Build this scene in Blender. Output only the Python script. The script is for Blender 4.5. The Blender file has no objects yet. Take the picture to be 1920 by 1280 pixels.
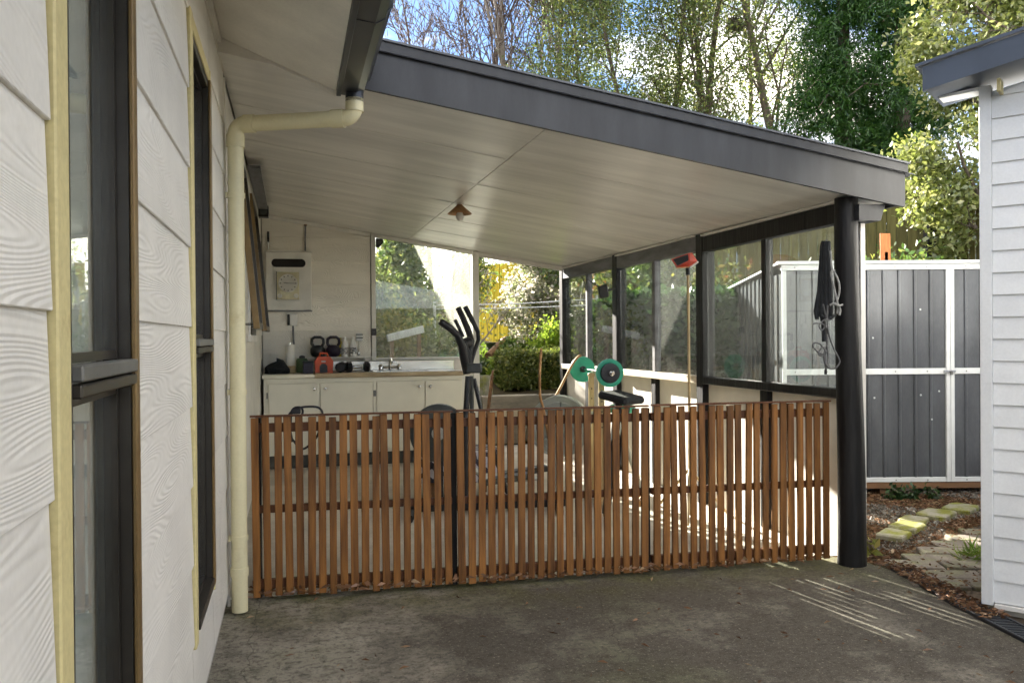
import bpy, math, random
import numpy as np
from mathutils import Vector, Matrix, Quaternion
R = math.radians
SC = bpy.context.scene
COL = SC.collection

# ------------------------------------------------------------------ camera, world, sun, exposure
CAM_H = 1.30
YAW, PITCH, ROLL = R(14.9), R(0.3), R(0.45)
cam = bpy.data.cameras.new('camera'); cam.sensor_width = 36; cam.lens = 1550/1920*36
cam.clip_start = 0.02; cam.clip_end = 800
co = bpy.data.objects.new('camera', cam); COL.objects.link(co)
CM = Matrix.Rotation(-YAW, 4, 'Z') @ Matrix.Rotation(math.pi/2-PITCH, 4, 'X') @ Matrix.Rotation(-ROLL, 4, 'Z')
co.matrix_world = Matrix.Translation((0, 0, CAM_H)) @ CM
SC.camera = co

SUN_EL, SUN_AZ = R(20), R(-10)        # from behind the garden, a little left of the wall's direction
world = bpy.data.worlds.new('World'); SC.world = world; world.use_nodes = True
wn = world.node_tree.nodes; wl = world.node_tree.links; wn.clear()
wo = wn.new('ShaderNodeOutputWorld'); bg = wn.new('ShaderNodeBackground'); bg.inputs[1].default_value = 0.05
sky = wn.new('ShaderNodeTexSky'); sky.sky_type = 'NISHITA'; sky.sun_disc = False
sky.sun_elevation = SUN_EL; sky.sun_rotation = SUN_AZ; sky.air_density = .6; sky.dust_density = .05; sky.ozone_density = 2.6
tc = wn.new('ShaderNodeTexCoord'); mp = wn.new('ShaderNodeMapping'); mp.inputs['Scale'].default_value = (1, 1, 2.2)
nz = wn.new('ShaderNodeTexNoise'); nz.inputs['Scale'].default_value = 2.3; nz.inputs['Detail'].default_value = 7; nz.inputs['Roughness'].default_value = .58
mp.inputs['Location'].default_value = (.35, .1, .0)
rp = wn.new('ShaderNodeMapRange'); rp.interpolation_type = 'SMOOTHSTEP'; rp.inputs['From Min'].default_value = .46; rp.inputs['From Max'].default_value = .62
n2 = wn.new('ShaderNodeTexNoise'); n2.inputs['Scale'].default_value = 5; n2.inputs['Detail'].default_value = 5; wl.new(mp.outputs[0], n2.inputs['Vector'])
r2 = wn.new('ShaderNodeMapRange'); r2.inputs['From Min'].default_value = .3; r2.inputs['From Max'].default_value = .7; r2.inputs['To Min'].default_value = .75; r2.inputs['To Max'].default_value = 1.2; wl.new(n2.outputs[0], r2.inputs[0])
cc_ = wn.new('ShaderNodeVectorMath'); cc_.operation = 'SCALE'; cc_.inputs[0].default_value = (17.5, 16.1, 14.0); wl.new(r2.outputs[0], cc_.inputs['Scale'])
mx = wn.new('ShaderNodeMix'); mx.data_type = 'RGBA'
wl.new(tc.outputs['Generated'], mp.inputs[0]); wl.new(mp.outputs[0], nz.inputs['Vector']); wl.new(nz.outputs[0], rp.inputs[0])
wl.new(rp.outputs[0], mx.inputs['Factor']); wl.new(sky.outputs[0], mx.inputs['A']); wl.new(cc_.outputs[0], mx.inputs['B']); wl.new(mx.outputs['Result'], bg.inputs[0]); wl.new(bg.outputs[0], wo.inputs[0])

sun = bpy.data.lights.new('sun', 'SUN'); sun.energy = 5.0; sun.angle = R(0.5); sun.color = (1, .93, .82)
so = bpy.data.objects.new('sun', sun); COL.objects.link(so)
sd = Vector((-math.sin(SUN_AZ), -math.cos(SUN_AZ), -math.tan(SUN_EL))).normalized()
so.rotation_euler = sd.to_track_quat('-Z', 'Y').to_euler(); so.location = (0, 30, 20)

vs = SC.view_settings; vs.view_transform = 'Standard'; vs.look = 'None'; vs.gamma = 1; vs.use_curve_mapping = False
vs.exposure = 2.85
cy = SC.cycles; cy.use_adaptive_sampling = True; cy.adaptive_threshold = .03; cy.max_bounces = 6; cy.diffuse_bounces = 4; cy.glossy_bounces = 3; cy.transmission_bounces = 4; cy.transparent_max_bounces = 8; cy.caustics_reflective = False; cy.caustics_refractive = False

# ------------------------------------------------------------------ measuring helpers
CR = CM.to_3x3()
def ray(px, py): return CR @ Vector(((px-960)/1550, -(py-640)/1550, -1))
def D(px, py, d): return Vector((0, 0, CAM_H)) + ray(px, py)*d
def ground(px, d):                      # x, y on the ground at a distance d
    p = D(px, 632, d); return p.x, p.y
def cz(x, y): return 2.484-(x-.328)*.1516+.008*(y-3.9)      # underside of the patio ceiling
rng = random.Random(7); nrg = np.random.default_rng(11)

# ------------------------------------------------------------------ materials
MATS = {}
def mat(name, col, rough=.6, var=.12, scale=5, bump=0, bscale=60, metal=0, spec=.4, col2=None, stretch=(1, 1, 1), rnd=0, lo=.35, hi=.65, coat=0, obj=False, fine=0, grain=None):
    m = bpy.data.materials.new(name); m.use_nodes = True; MATS[name] = m
    n = m.node_tree.nodes; l = m.node_tree.links; b = n['Principled BSDF']
    b.inputs['Roughness'].default_value = rough; b.inputs['Metallic'].default_value = metal
    b.inputs['Specular IOR Level'].default_value = spec; b.inputs['Coat Weight'].default_value = coat
    if obj:
        g = n.new('ShaderNodeTexCoord'); src = g.outputs['Object']
    else:
        g = n.new('ShaderNodeNewGeometry'); src = g.outputs['Position']
    mp = n.new('ShaderNodeMapping'); mp.inputs['Scale'].default_value = stretch; l.new(src, mp.inputs[0])
    oi = n.new('ShaderNodeObjectInfo')
    if rnd or obj:
        ml = n.new('ShaderNodeMath'); ml.operation = 'MULTIPLY'; ml.inputs[1].default_value = 37; l.new(oi.outputs['Random'], ml.inputs[0])
        l.new(ml.outputs[0], mp.inputs['Location'])
    nz = n.new('ShaderNodeTexNoise'); nz.inputs['Scale'].default_value = scale; nz.inputs['Detail'].default_value = 6; nz.inputs['Roughness'].default_value = .6
    l.new(mp.outputs[0], nz.inputs['Vector'])
    rp = n.new('ShaderNodeMapRange'); rp.inputs['From Min'].default_value = lo; rp.inputs['From Max'].default_value = hi; l.new(nz.outputs[0], rp.inputs[0])
    mx = n.new('ShaderNodeMix'); mx.data_type = 'RGBA'
    a = tuple(min(1, c*(1-var)) for c in col); c2 = col2 if col2 else tuple(min(1, c*(1+var)) for c in col)
    mx.inputs['A'].default_value = (*a, 1); mx.inputs['B'].default_value = (*c2, 1); l.new(rp.outputs[0], mx.inputs['Factor'])
    out = mx.outputs['Result']
    if fine:
        n3 = n.new('ShaderNodeTexNoise'); n3.inputs['Scale'].default_value = 90; n3.inputs['Detail'].default_value = 3; l.new(mp.outputs[0], n3.inputs['Vector'])
        r3 = n.new('ShaderNodeMapRange'); r3.inputs['From Min'].default_value = .3; r3.inputs['From Max'].default_value = .7; r3.inputs['To Min'].default_value = 1-fine; r3.inputs['To Max'].default_value = 1+fine
        l.new(n3.outputs[0], r3.inputs[0])
        v3 = n.new('ShaderNodeVectorMath'); v3.operation = 'SCALE'; l.new(out, v3.inputs[0]); l.new(r3.outputs[0], v3.inputs['Scale']); out = v3.outputs[0]
    if rnd:
        r2 = n.new('ShaderNodeMapRange'); r2.inputs['To Min'].default_value = 1-rnd; r2.inputs['To Max'].default_value = 1+rnd; l.new(oi.outputs['Random'], r2.inputs[0])
        vm = n.new('ShaderNodeVectorMath'); vm.operation = 'SCALE'; l.new(out, vm.inputs[0]); l.new(r2.outputs[0], vm.inputs['Scale']); out = vm.outputs[0]
    l.new(out, b.inputs['Base Color'])
    if grain:                            # moulded wood grain: contour rings of a stretched noise
        mp2 = n.new('ShaderNodeMapping'); mp2.inputs['Scale'].default_value = (1, .20, 2.0); l.new(src, mp2.inputs[0])
        ml2 = n.new('ShaderNodeMath'); ml2.operation = 'MULTIPLY'; ml2.inputs[1].default_value = 29; l.new(oi.outputs['Random'], ml2.inputs[0]); l.new(ml2.outputs[0], mp2.inputs['Location'])
        n4 = n.new('ShaderNodeTexNoise'); n4.inputs['Scale'].default_value = 3.4; n4.inputs['Detail'].default_value = 1.2; n4.inputs['Roughness'].default_value = .4; l.new(mp2.outputs[0], n4.inputs['Vector'])
        k = n.new('ShaderNodeMath'); k.operation = 'MULTIPLY'; k.inputs[1].default_value = grain; l.new(n4.outputs[0], k.inputs[0])
        s = n.new('ShaderNodeMath'); s.operation = 'SINE'; l.new(k.outputs[0], s.inputs[0])
        n5 = n.new('ShaderNodeTexNoise'); n5.inputs['Scale'].default_value = 3.5; l.new(src, n5.inputs['Vector'])
        r5 = n.new('ShaderNodeMapRange'); r5.inputs['From Min'].default_value = .38; r5.inputs['From Max'].default_value = .62; r5.inputs['To Min'].default_value = .12; l.new(n5.outputs[0], r5.inputs[0])
        m5 = n.new('ShaderNodeMath'); m5.operation = 'MULTIPLY'; l.new(s.outputs[0], m5.inputs[0]); l.new(r5.outputs[0], m5.inputs[1])
        bp = n.new('ShaderNodeBump'); bp.inputs['Strength'].default_value = bump; bp.inputs['Distance'].default_value = .004
        l.new(m5.outputs[0], bp.inputs['Height']); l.new(bp.outputs[0], b.inputs['Normal'])
    elif bump:
        n2 = n.new('ShaderNodeTexNoise'); n2.inputs['Scale'].default_value = bscale; n2.inputs['Detail'].default_value = 5; l.new(mp.outputs[0], n2.inputs['Vector'])
        bp = n.new('ShaderNodeBump'); bp.inputs['Strength'].default_value = bump; bp.inputs['Distance'].default_value = .006
        l.new(n2.outputs[0], bp.inputs['Height']); l.new(bp.outputs[0], b.inputs['Normal'])
    return m

def glass(name, dust=.04, tint=(.93, .96, .95), boost=1.0, dscale=3, streak=False):
    m = bpy.data.materials.new(name); m.use_nodes = True; MATS[name] = m
    n = m.node_tree.nodes; l = m.node_tree.links; n.clear()
    o = n.new('ShaderNodeOutputMaterial'); t = n.new('ShaderNodeBsdfTransparent'); t.inputs[0].default_value = (*tint, 1)
    g = n.new('ShaderNodeBsdfGlossy'); g.inputs['Roughness'].default_value = .015
    f = n.new('ShaderNodeLayerWeight'); f.inputs[0].default_value = .5      # Schlick reflectance, the same from both sides of the sheet
    pw = n.new('ShaderNodeMath'); pw.operation = 'POWER'; pw.inputs[1].default_value = 5; l.new(f.outputs['Facing'], pw.inputs[0])
    k = n.new('ShaderNodeMath'); k.operation = 'MULTIPLY_ADD'; k.inputs[1].default_value = .9*boost; k.inputs[2].default_value = .04*boost; k.use_clamp = True; l.new(pw.outputs[0], k.inputs[0])
    m1 = n.new('ShaderNodeMixShader'); l.new(k.outputs[0], m1.inputs[0]); l.new(t.outputs[0], m1.inputs[1]); l.new(g.outputs[0], m1.inputs[2])
    d = n.new('ShaderNodeBsdfDiffuse'); d.inputs[0].default_value = (.7, .7, .66, 1); tr = n.new('ShaderNodeBsdfTranslucent'); tr.inputs[0].default_value = (.75, .75, .7, 1)
    md = n.new('ShaderNodeMixShader'); md.inputs[0].default_value = .5; l.new(d.outputs[0], md.inputs[1]); l.new(tr.outputs[0], md.inputs[2])
    ge = n.new('ShaderNodeNewGeometry'); mp = n.new('ShaderNodeMapping'); mp.inputs['Scale'].default_value = (1, 1, .25 if streak else 1); l.new(ge.outputs['Position'], mp.inputs[0])
    nz = n.new('ShaderNodeTexNoise'); nz.inputs['Scale'].default_value = dscale; nz.inputs['Detail'].default_value = 8; nz.inputs['Roughness'].default_value = .7; l.new(mp.outputs[0], nz.inputs['Vector'])
    r = n.new('ShaderNodeMapRange'); r.inputs['From Min'].default_value = .3; r.inputs['From Max'].default_value = .75; r.inputs['To Min'].default_value = dust*.4; r.inputs['To Max'].default_value = dust*1.8; l.new(nz.outputs[0], r.inputs[0])
    m2 = n.new('ShaderNodeMixShader'); l.new(r.outputs[0], m2.inputs[0]); l.new(m1.outputs[0], m2.inputs[1]); l.new(md.outputs[0], m2.inputs[2]); l.new(m2.outputs[0], o.inputs[0])
    return m

def leafmat(name, c1, c2, c3=None, trans=.45, gloss=.12):
    m = bpy.data.materials.new(name); m.use_nodes = True; MATS[name] = m
    n = m.node_tree.nodes; l = m.node_tree.links; n.clear()
    o = n.new('ShaderNodeOutputMaterial'); g = n.new('ShaderNodeNewGeometry')
    rp = n.new('ShaderNodeValToRGB'); e = rp.color_ramp.elements; e[0].color = (*c1, 1); e[1].color = (*c2, 1); e[1].position = .8 if c3 else 1
    if c3:
        x = e.new(1.0); x.color = (*c3, 1)
    l.new(g.outputs['Random Per Island'], rp.inputs[0])
    d = n.new('ShaderNodeBsdfDiffuse'); t = n.new('ShaderNodeBsdfTranslucent'); s = n.new('ShaderNodeBsdfGlossy'); s.inputs['Roughness'].default_value = .38
    l.new(rp.outputs[0], d.inputs[0]); l.new(rp.outputs[0], t.inputs[0])
    m1 = n.new('ShaderNodeMixShader'); m1.inputs[0].default_value = trans; l.new(d.outputs[0], m1.inputs[1]); l.new(t.outputs[0], m1.inputs[2])
    m2 = n.new('ShaderNodeMixShader'); m2.inputs[0].default_value = gloss; l.new(m1.outputs[0], m2.inputs[1]); l.new(s.outputs[0], m2.inputs[2]); l.new(m2.outputs[0], o.inputs[0])
    return m

mat('board', (.72, .695, .63), .5, .08, 2.5, bump=.28, grain=330, rnd=.03, fine=.03)
mat('far_board', (.82, .78, .70), .55, .08, 3, bump=.3, grain=200, stretch=(.3, 1, 1.5), rnd=.04)
mat('wall_core', (.45, .43, .38), .8, .1)
mat('cream', (.66, .57, .28), .5, .08, 11, fine=.08, col2=(.40, .31, .13), lo=.58, hi=.80)
mat('bronze', (.045, .039, .031), .35, .2, 8, metal=.35, spec=.5)
mat('brown_alu', (.20, .13, .05), .4, .2, 8, metal=.2)
mat('alu_grey', (.16, .16, .15), .4, .2, 8, metal=.3)
mat('curtain', (.74, .74, .71), .9, .12, 2, stretch=(1, 9, .4))
mat('dark_room', (.03, .03, .03), .9, .1)
mat('soffit', (.76, .73, .66), .55, .10, 2.5, fine=.03, bump=.1)
mat('ceiling', (.785, .765, .725), .28, .14, 2.2, stretch=(.35, 2.4, 1), spec=.5, bump=.05, bscale=30, rnd=.03, fine=.02)
mat('trim_white', (.76, .74, .69), .5, .08, 6)
mat('gutter', (.030, .034, .042), .28, .2, 5, spec=.5)
mat('fascia', (.032, .033, .036), .42, .28, 3, fine=.06, spec=.4, stretch=(2.5, 1, .5))
mat('roof_metal', (.10, .105, .115), .45, .15, 4, metal=.2)
mat('pvc', (.72, .66, .42), .38, .05, 7, col2=(.50, .42, .22), lo=.60, hi=.85, fine=.03)
mat('pvc_stain', (.20, .13, .05), .7, .3, 30)
mat('black_wood', (.009, .009, .010), .5, .5, 14, stretch=(1, 1, .12), bump=.8, bscale=34, spec=.28, col2=(.022, .021, .020))
mat('grey_and_lit_wood', (.16, .16, .17), .6, .3, 14, stretch=(1, .2, 1), bump=.3)  # plain grey for fittings; on the far beams it paints in sunlit reflection
mat('raw_sill', (.62, .54, .40), .6, .12, 12, stretch=(1, .1, 1))
mat('ply', (.82, .78, .69), .6, .07, 4, bump=.08)
mat('slat', (.155, .060, .013), .5, .35, 9, col2=(.285, .122, .029), stretch=(3, 3, .22), rnd=.22, bump=.3, bscale=70, spec=.35, obj=True)
mat('slat_rail', (.10, .036, .012), .6, .25, 9, stretch=(.3, 3, 3))
mat('concrete_in', (.55, .51, .44), .75, .16, 2.5, bump=.25, bscale=90, fine=.1)
mat('cabinet', (.80, .76, .63), .45, .05, 3)
mat('counter_wood', (.42, .31, .16), .45, .3, 12, stretch=(.2, 1, 1), col2=(.52, .40, .24))
mat('steel', (.55, .53, .48), .25, .12, 5, metal=.9)
mat('chrome', (.7, .7, .7), .15, .05, metal=1)
mat('black', (.014, .014, .016), .42, .3, 20, spec=.45)
mat('black_soft', (.016, .018, .020), .85, .35, 20, bump=.4)
mat('purple_black', (.020, .013, .032), .4, .3, 15)
mat('red', (.52, .045, .015), .42, .15, 9)
mat('orange_red', (.55, .085, .03), .45, .2, 9)
mat('white_plastic', (.74, .73, .70), .4, .05)
mat('label_print', (.30, .30, .32), .6, .7, 45, stretch=(1, 1, 3), col2=(.70, .69, .66), lo=.45, hi=.55)
mat('yellow', (.62, .48, .06), .45, .1)
mat('paper', (.80, .77, .70), .9, .04)
mat('gold', (.42, .36, .22), .32, .2, 20, metal=.6)
mat('dial', (.62, .60, .55), .5, .06)
mat('green_plate', (.013, .30, .175), .38, .15, 8, spec=.5)
mat('bottle_green', (.10, .16, .08), .4, .2)
mat('rust_tube', (.36, .20, .09), .42, .25, 15, metal=.45)
mat('tan_tube', (.42, .31, .16), .45, .25, 12, stretch=(1, 1, .2))
mat('fan_grey', (.45, .47, .43), .4, .15, metal=.2)
mat('grey_plastic', (.055, .06, .055), .5, .3, 12)
mat('dark_glass', (.018, .014, .013), .45, .1, spec=.25)
mat('rope', (.26, .26, .245), .85, .25, 60, bump=.6, bscale=220)
mat('cord_dark', (.10, .10, .10), .7, .3, 40)
mat('shed_metal', (.098, .104, .114), .28, .22, 5, metal=.15, stretch=(1, 1, .3), fine=.08)
mat('shed_white', (.72, .74, .74), .4, .06, 6)
mat('brown_wood', (.20, .105, .05), .65, .25, 8, stretch=(.2, .2, 3), bump=.3)
mat('cabin_white', (.74, .755, .755), .45, .04, 4, fine=.03, rnd=.02)
mat('navy', (.058, .075, .105), .4, .12, 5)
mat('paver', (.24, .205, .17), .8, .25, 7, col2=(.17, .18, .075), lo=.45, hi=.75, bump=.5, rnd=.16, fine=.2)
mat('stone', (.38, .36, .28), .85, .2, 8, col2=(.20, .205, .03), lo=.40, hi=.60, bump=.6, bscale=70, fine=.15, obj=True)
mat('drain', (.022, .025, .030), .45, .3, 12)
mat('sleeper', (.36, .33, .28), .85, .25, 5, col2=(.46, .40, .31), bump=.6, rnd=.2, stretch=(.4, 1, 2), fine=.12)
mat('bank_soil', (.10, .075, .05), .95, .35, 3, bump=.8)
mat('fence_yellow', (.21, .165, .022), .95, spec=0, var=.3, scale=6, stretch=(4, 4, .35), rnd=.15)
mat('fence_olive', (.16, .14, .045), .85, .3, 6, stretch=(4, 4, .35), rnd=.2, bump=.4)
mat('bark', (.16, .125, .095), .9, .35, 9, stretch=(2, 2, .5), bump=.6)
mat('bark_pale', (.26, .22, .19), .85, .3, 9, stretch=(2, 2, .5), bump=.4)
mat('twig', (.12, .085, .07), .9, .2, 9)
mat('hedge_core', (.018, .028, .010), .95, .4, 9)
mat('orange_board', (.55, .19, .06), .7, .3, 7, stretch=(3, 3, .4))
glass('pane', .02, boost=1.5)
glass('pane_side', .05, boost=1.5, dscale=5)
glass('pane_dirty', .15, tint=(.90, .93, .90), dscale=9, streak=True)
leafmat('leaf_euc', (.07, .12, .028), (.21, .265, .065), (.42, .41, .11), .5, .06)
leafmat('leaf_conifer', (.026, .085, .014), (.085, .20, .03), None, .35, .05)
leafmat('leaf_bright', (.14, .19, .03), (.38, .42, .11), (.58, .56, .24), .5, .10)
leafmat('leaf_mid', (.045, .10, .022), (.15, .23, .04), (.26, .27, .05), .45, .08)
leafmat('leaf_hedge', (.08, .12, .022), (.22, .26, .05), (.38, .34, .08), .5, .06)
leafmat('leaf_blossom', (.16, .21, .06), (.52, .49, .40), (.74, .65, .62), .6, .02)
leafmat('leaf_red', (.07, .12, .02), (.20, .20, .04), (.32, .09, .045), .45, .06)
leafmat('leaf_yellow', (.14, .17, .02), (.34, .34, .05), (.42, .36, .10), .5, .06)
leafmat('leaf_lime', (.14, .24, .02), (.32, .42, .05), (.45, .48, .10), .5, .05)
leafmat('leaf_fern', (.02, .06, .015), (.07, .13, .03), None, .35, .06)
leafmat('grass', (.10, .19, .02), (.24, .32, .05), None, .5, .03)
leafmat('litter', (.10, .05, .025), (.30, .16, .085), (.46, .34, .20), .1, .05)
leafmat('gravel_chip', (.12, .11, .09), (.30, .28, .25), (.46, .44, .40), 0, .03)

def concrete():
    m = bpy.data.materials.new('concrete'); m.use_nodes = True; MATS['concrete'] = m
    n = m.node_tree.nodes; l = m.node_tree.links; b = n['Principled BSDF']; b.inputs['Roughness'].default_value = .85; b.inputs['Specular IOR Level'].default_value = .25
    g = n.new('ShaderNodeNewGeometry')
    def noise(s, d=6, r=.6):
        q = n.new('ShaderNodeTexNoise'); q.inputs['Scale'].default_value = s; q.inputs['Detail'].default_value = d; q.inputs['Roughness'].default_value = r; l.new(g.outputs['Position'], q.inputs['Vector']); return q.outputs[0]
    def rng_(src, a, c, d=0, e=1):
        q = n.new('ShaderNodeMapRange'); q.inputs['From Min'].default_value = a; q.inputs['From Max'].default_value = c; q.inputs['To Min'].default_value = d; q.inputs['To Max'].default_value = e; l.new(src, q.inputs[0]); return q.outputs[0]
    def mixc(f, a, c):
        q = n.new('ShaderNodeMix'); q.data_type = 'RGBA'; l.new(f, q.inputs['Factor'])
        for k, v in (('A', a), ('B', c)):
            if isinstance(v, tuple): q.inputs[k].default_value = (*v, 1)
            else: l.new(v, q.inputs[k])
        return q.outputs['Result']
    sx = n.new('ShaderNodeSeparateXYZ'); l.new(g.outputs['Position'], sx.inputs[0])
    wear = n.new('ShaderNodeMath'); wear.operation = 'ADD'; l.new(rng_(sx.outputs['X'], -.3, 1.0, .24, -.06), wear.inputs[0]); l.new(noise(2.2, 9, .68), wear.inputs[1])
    c = mixc(rng_(wear.outputs[0], .44, .74), (.102, .089, .068), (.38, .345, .275))
    c = mixc(rng_(noise(1.1, 5), .52, .66, 0, .55), c, (.085, .090, .035))
    c = mixc(rng_(noise(5.5, 8, .7), .54, .68, 0, .55), c, (.060, .052, .044))
    ed = n.new('ShaderNodeMath'); ed.operation = 'MULTIPLY'; l.new(rng_(sx.outputs['Y'], 3.75, 4.25), ed.inputs[0]); l.new(rng_(noise(4, 8, .7), .40, .60), ed.inputs[1])
    c = mixc(ed.outputs[0], c, (.12, .118, .035))
    ct = n.new('ShaderNodeTexVoronoi'); ct.feature = 'DISTANCE_TO_EDGE'; ct.inputs['Scale'].default_value = .55; ct.inputs['Randomness'].default_value = 1
    wp_ = n.new('ShaderNodeVectorMath'); wp_.operation = 'MULTIPLY_ADD'; nv = n.new('ShaderNodeTexNoise'); nv.inputs['Scale'].default_value = 6; nv.inputs['Detail'].default_value = 5; l.new(g.outputs['Position'], nv.inputs['Vector']); l.new(nv.outputs['Color'], wp_.inputs[0]); wp_.inputs[1].default_value = (.14, .14, 0); l.new(g.outputs['Position'], wp_.inputs[2]); l.new(wp_.outputs[0], ct.inputs['Vector'])
    c = mixc(rng_(ct.outputs['Distance'], .0, .0022, .6, 0), c, (.03, .027, .02))
    c = mixc(rng_(noise(16, 8, .75), .50, .62, 0, .55), c, (.055, .046, .034))
    c = mixc(rng_(noise(38, 7, .75), .50, .62, 0, .7), c, (.045, .040, .032))
    c = mixc(rng_(noise(62, 4, .7), .58, .68, 0, .7), c, (.36, .32, .25))
    c = mixc(rng_(noise(160, 2, .5), .60, .74, 0, .45), c, (.36, .33, .28))
    c = mixc(rng_(noise(210, 2, .5), .58, .70, 0, .5), c, (.03, .027, .022))
    l.new(c, b.inputs['Base Color'])
    bp = n.new('ShaderNodeBump'); bp.inputs['Strength'].default_value = .7; bp.inputs['Distance'].default_value = .004
    l.new(noise(140, 4, .7), bp.inputs['Height']); l.new(bp.outputs[0], b.inputs['Normal'])
concrete()
def terrain_mat():
    mat('terrain', (.065, .048, .032), 1, .3, 2.5, bump=.8, bscale=40, col2=(.09, .078, .045), fine=.3, spec=0)
    mat('lawn', (.055, .10, .012), 1, .3, 3, col2=(.10, .145, .022), bump=.8, bscale=120, fine=.35, spec=0)
terrain_mat()
def stripes():
    m = mat('striped_cloth', (.5, .5, .55), .85, .05); n = m.node_tree.nodes; l = m.node_tree.links; b = n['Principled BSDF']
    g = n.new('ShaderNodeNewGeometry'); w = n.new('ShaderNodeTexWave'); w.bands_direction = 'DIAGONAL'; w.inputs['Scale'].default_value = 5; w.inputs['Distortion'].default_value = 5; w.inputs['Detail Scale'].default_value = 2
    l.new(g.outputs['Position'], w.inputs['Vector']); r = n.new('ShaderNodeValToRGB'); r.color_ramp.interpolation = 'CONSTANT'; r.color_ramp.elements[1].position = .5
    r.color_ramp.elements[0].color = (.05, .05, .075, 1); r.color_ramp.elements[1].color = (.55, .55, .60, 1); l.new(w.outputs[0], r.inputs[0]); l.new(r.outputs[0], b.inputs['Base Color'])
stripes()

# ------------------------------------------------------------------ mesh helpers
WL = {}
class MB:
    def __init__(s): s.v = []; s.f = []
    def add(s, vs, fs):
        k = len(s.v); s.v += [tuple(p) for p in vs]; s.f += [tuple(i+k for i in f) for f in fs]; return s
    def box(s, x0, x1, y0, y1, z0, z1, c=0):
        return s.obox(((x0+x1)/2, (y0+y1)/2, (z0+z1)/2), (1, 0, 0), (0, 1, 0), (0, 0, 1), (x1-x0)/2, (y1-y0)/2, (z1-z0)/2, c)
    def obox(s, o, a, b, d, ha, hb, hd, c=0):
        o, a, b, d = Vector(o), Vector(a), Vector(b), Vector(d)
        if c <= 0:
            P = [o+a*ha*i+b*hb*j+d*hd*k for i in (-1, 1) for j in (-1, 1) for k in (-1, 1)]
            return s.add(P, [(0, 1, 3, 2), (4, 6, 7, 5), (0, 4, 5, 1), (2, 3, 7, 6), (0, 2, 6, 4), (1, 5, 7, 3)])
        P = []; ix = {}
        for i in (-1, 1):
            for j in (-1, 1):
                for k in (-1, 1):
                    for ax in range(3):
                        h = [ha-c, hb-c, hd-c]; h[ax] += c
                        ix[(i, j, k, ax)] = len(P); P.append(o+a*h[0]*i+b*h[1]*j+d*h[2]*k)
        F = []
        for ax in range(3):
            u, w = [(1, 2), (2, 0), (0, 1)][ax]
            for sg in (-1, 1):
                q = []
                for (p, r) in ((-1, -1), (1, -1), (1, 1), (-1, 1)):
                    t = [0, 0, 0]; t[ax] = sg; t[u] = p; t[w] = r; q.append(ix[(*t, ax)])
                F.append(tuple(q if sg > 0 else q[::-1]))
        for ax in range(3):
            u, w = [(1, 2), (2, 0), (0, 1)][ax]
            for p in (-1, 1):
                for r in (-1, 1):
                    t0 = [0, 0, 0]; t0[ax] = -1; t0[u] = p; t0[w] = r; t1 = list(t0); t1[ax] = 1
                    F.append((ix[(*t0, u)], ix[(*t1, u)], ix[(*t1, w)], ix[(*t0, w)]))
        for i in (-1, 1):
            for j in (-1, 1):
                for k in (-1, 1): F.append(tuple(ix[(i, j, k, ax)] for ax in range(3)))
        return s.add(P, F)
    def bar(s, p, q, w, h, c=0, up=(0, 0, 1)):
        p, q = Vector(p), Vector(q); d = (q-p); L = d.length; d.normalize(); a = d.cross(Vector(up))
        if a.length < 1e-4: a = Vector((1, 0, 0))
        a.normalize(); b = a.cross(d)
        return s.obox((p+q)/2, d, a, b, L/2, w/2, h/2, c)
    def tube(s, pts, r, n=8, cap=True, closed=False):
        pts = [Vector(p) for p in pts]; m = len(pts); rr = r if isinstance(r, (list, tuple)) else [r]*m
        base = len(s.v); ref = None
        for i, p in enumerate(pts):
            if closed: t = pts[(i+1) % m]-pts[i-1]
            else: t = pts[min(i+1, m-1)]-pts[max(i-1, 0)]
            t.normalize()
            if ref is None:
                ref = t.orthogonal().normalized()
            ref = (ref-t*ref.dot(t));
            if ref.length < 1e-5: ref = t.orthogonal()
            ref.normalize(); b = t.cross(ref)
            for k in range(n):
                an = 2*math.pi*k/n; s.v.append(tuple(p+(ref*math.cos(an)+b*math.sin(an))*rr[i]))
        for i in range(m if closed else m-1):
            i2 = (i+1) % m
            for k in range(n): s.f.append((base+i*n+k, base+i*n+(k+1) % n, base+i2*n+(k+1) % n, base+i2*n+k))
        if cap and not closed:
            s.f.append(tuple(base+k for k in range(n))[::-1]); s.f.append(tuple(base+(m-1)*n+k for k in range(n)))
        return s
    def lathe(s, prof, o, ax=(0, 0, 1), n=16):
        o, ax = Vector(o), Vector(ax).normalized(); a = ax.orthogonal().normalized(); b = ax.cross(a); base = len(s.v); m = len(prof)
        for (r, h) in prof:
            for k in range(n):
                an = 2*math.pi*k/n; s.v.append(tuple(o+ax*h+(a*math.cos(an)+b*math.sin(an))*r))
        for i in range(m-1):
            for k in range(n): s.f.append((base+i*n+k, base+i*n+(k+1) % n, base+(i+1)*n+(k+1) % n, base+(i+1)*n+k))
        s.f.append(tuple(base+k for k in range(n))[::-1]); s.f.append(tuple(base+(m-1)*n+k for k in range(n)))
        return s
    def prism(s, poly, ext):             # polygon (3d points) swept along ext
        n = len(poly); e = Vector(ext); P = [Vector(p) for p in poly]; Q = [p+e for p in P]
        return s.add(P+Q, [tuple(range(n))[::-1], tuple(range(n, 2*n))]+[(i, (i+1) % n, n+(i+1) % n, n+i) for i in range(n)])
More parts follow.
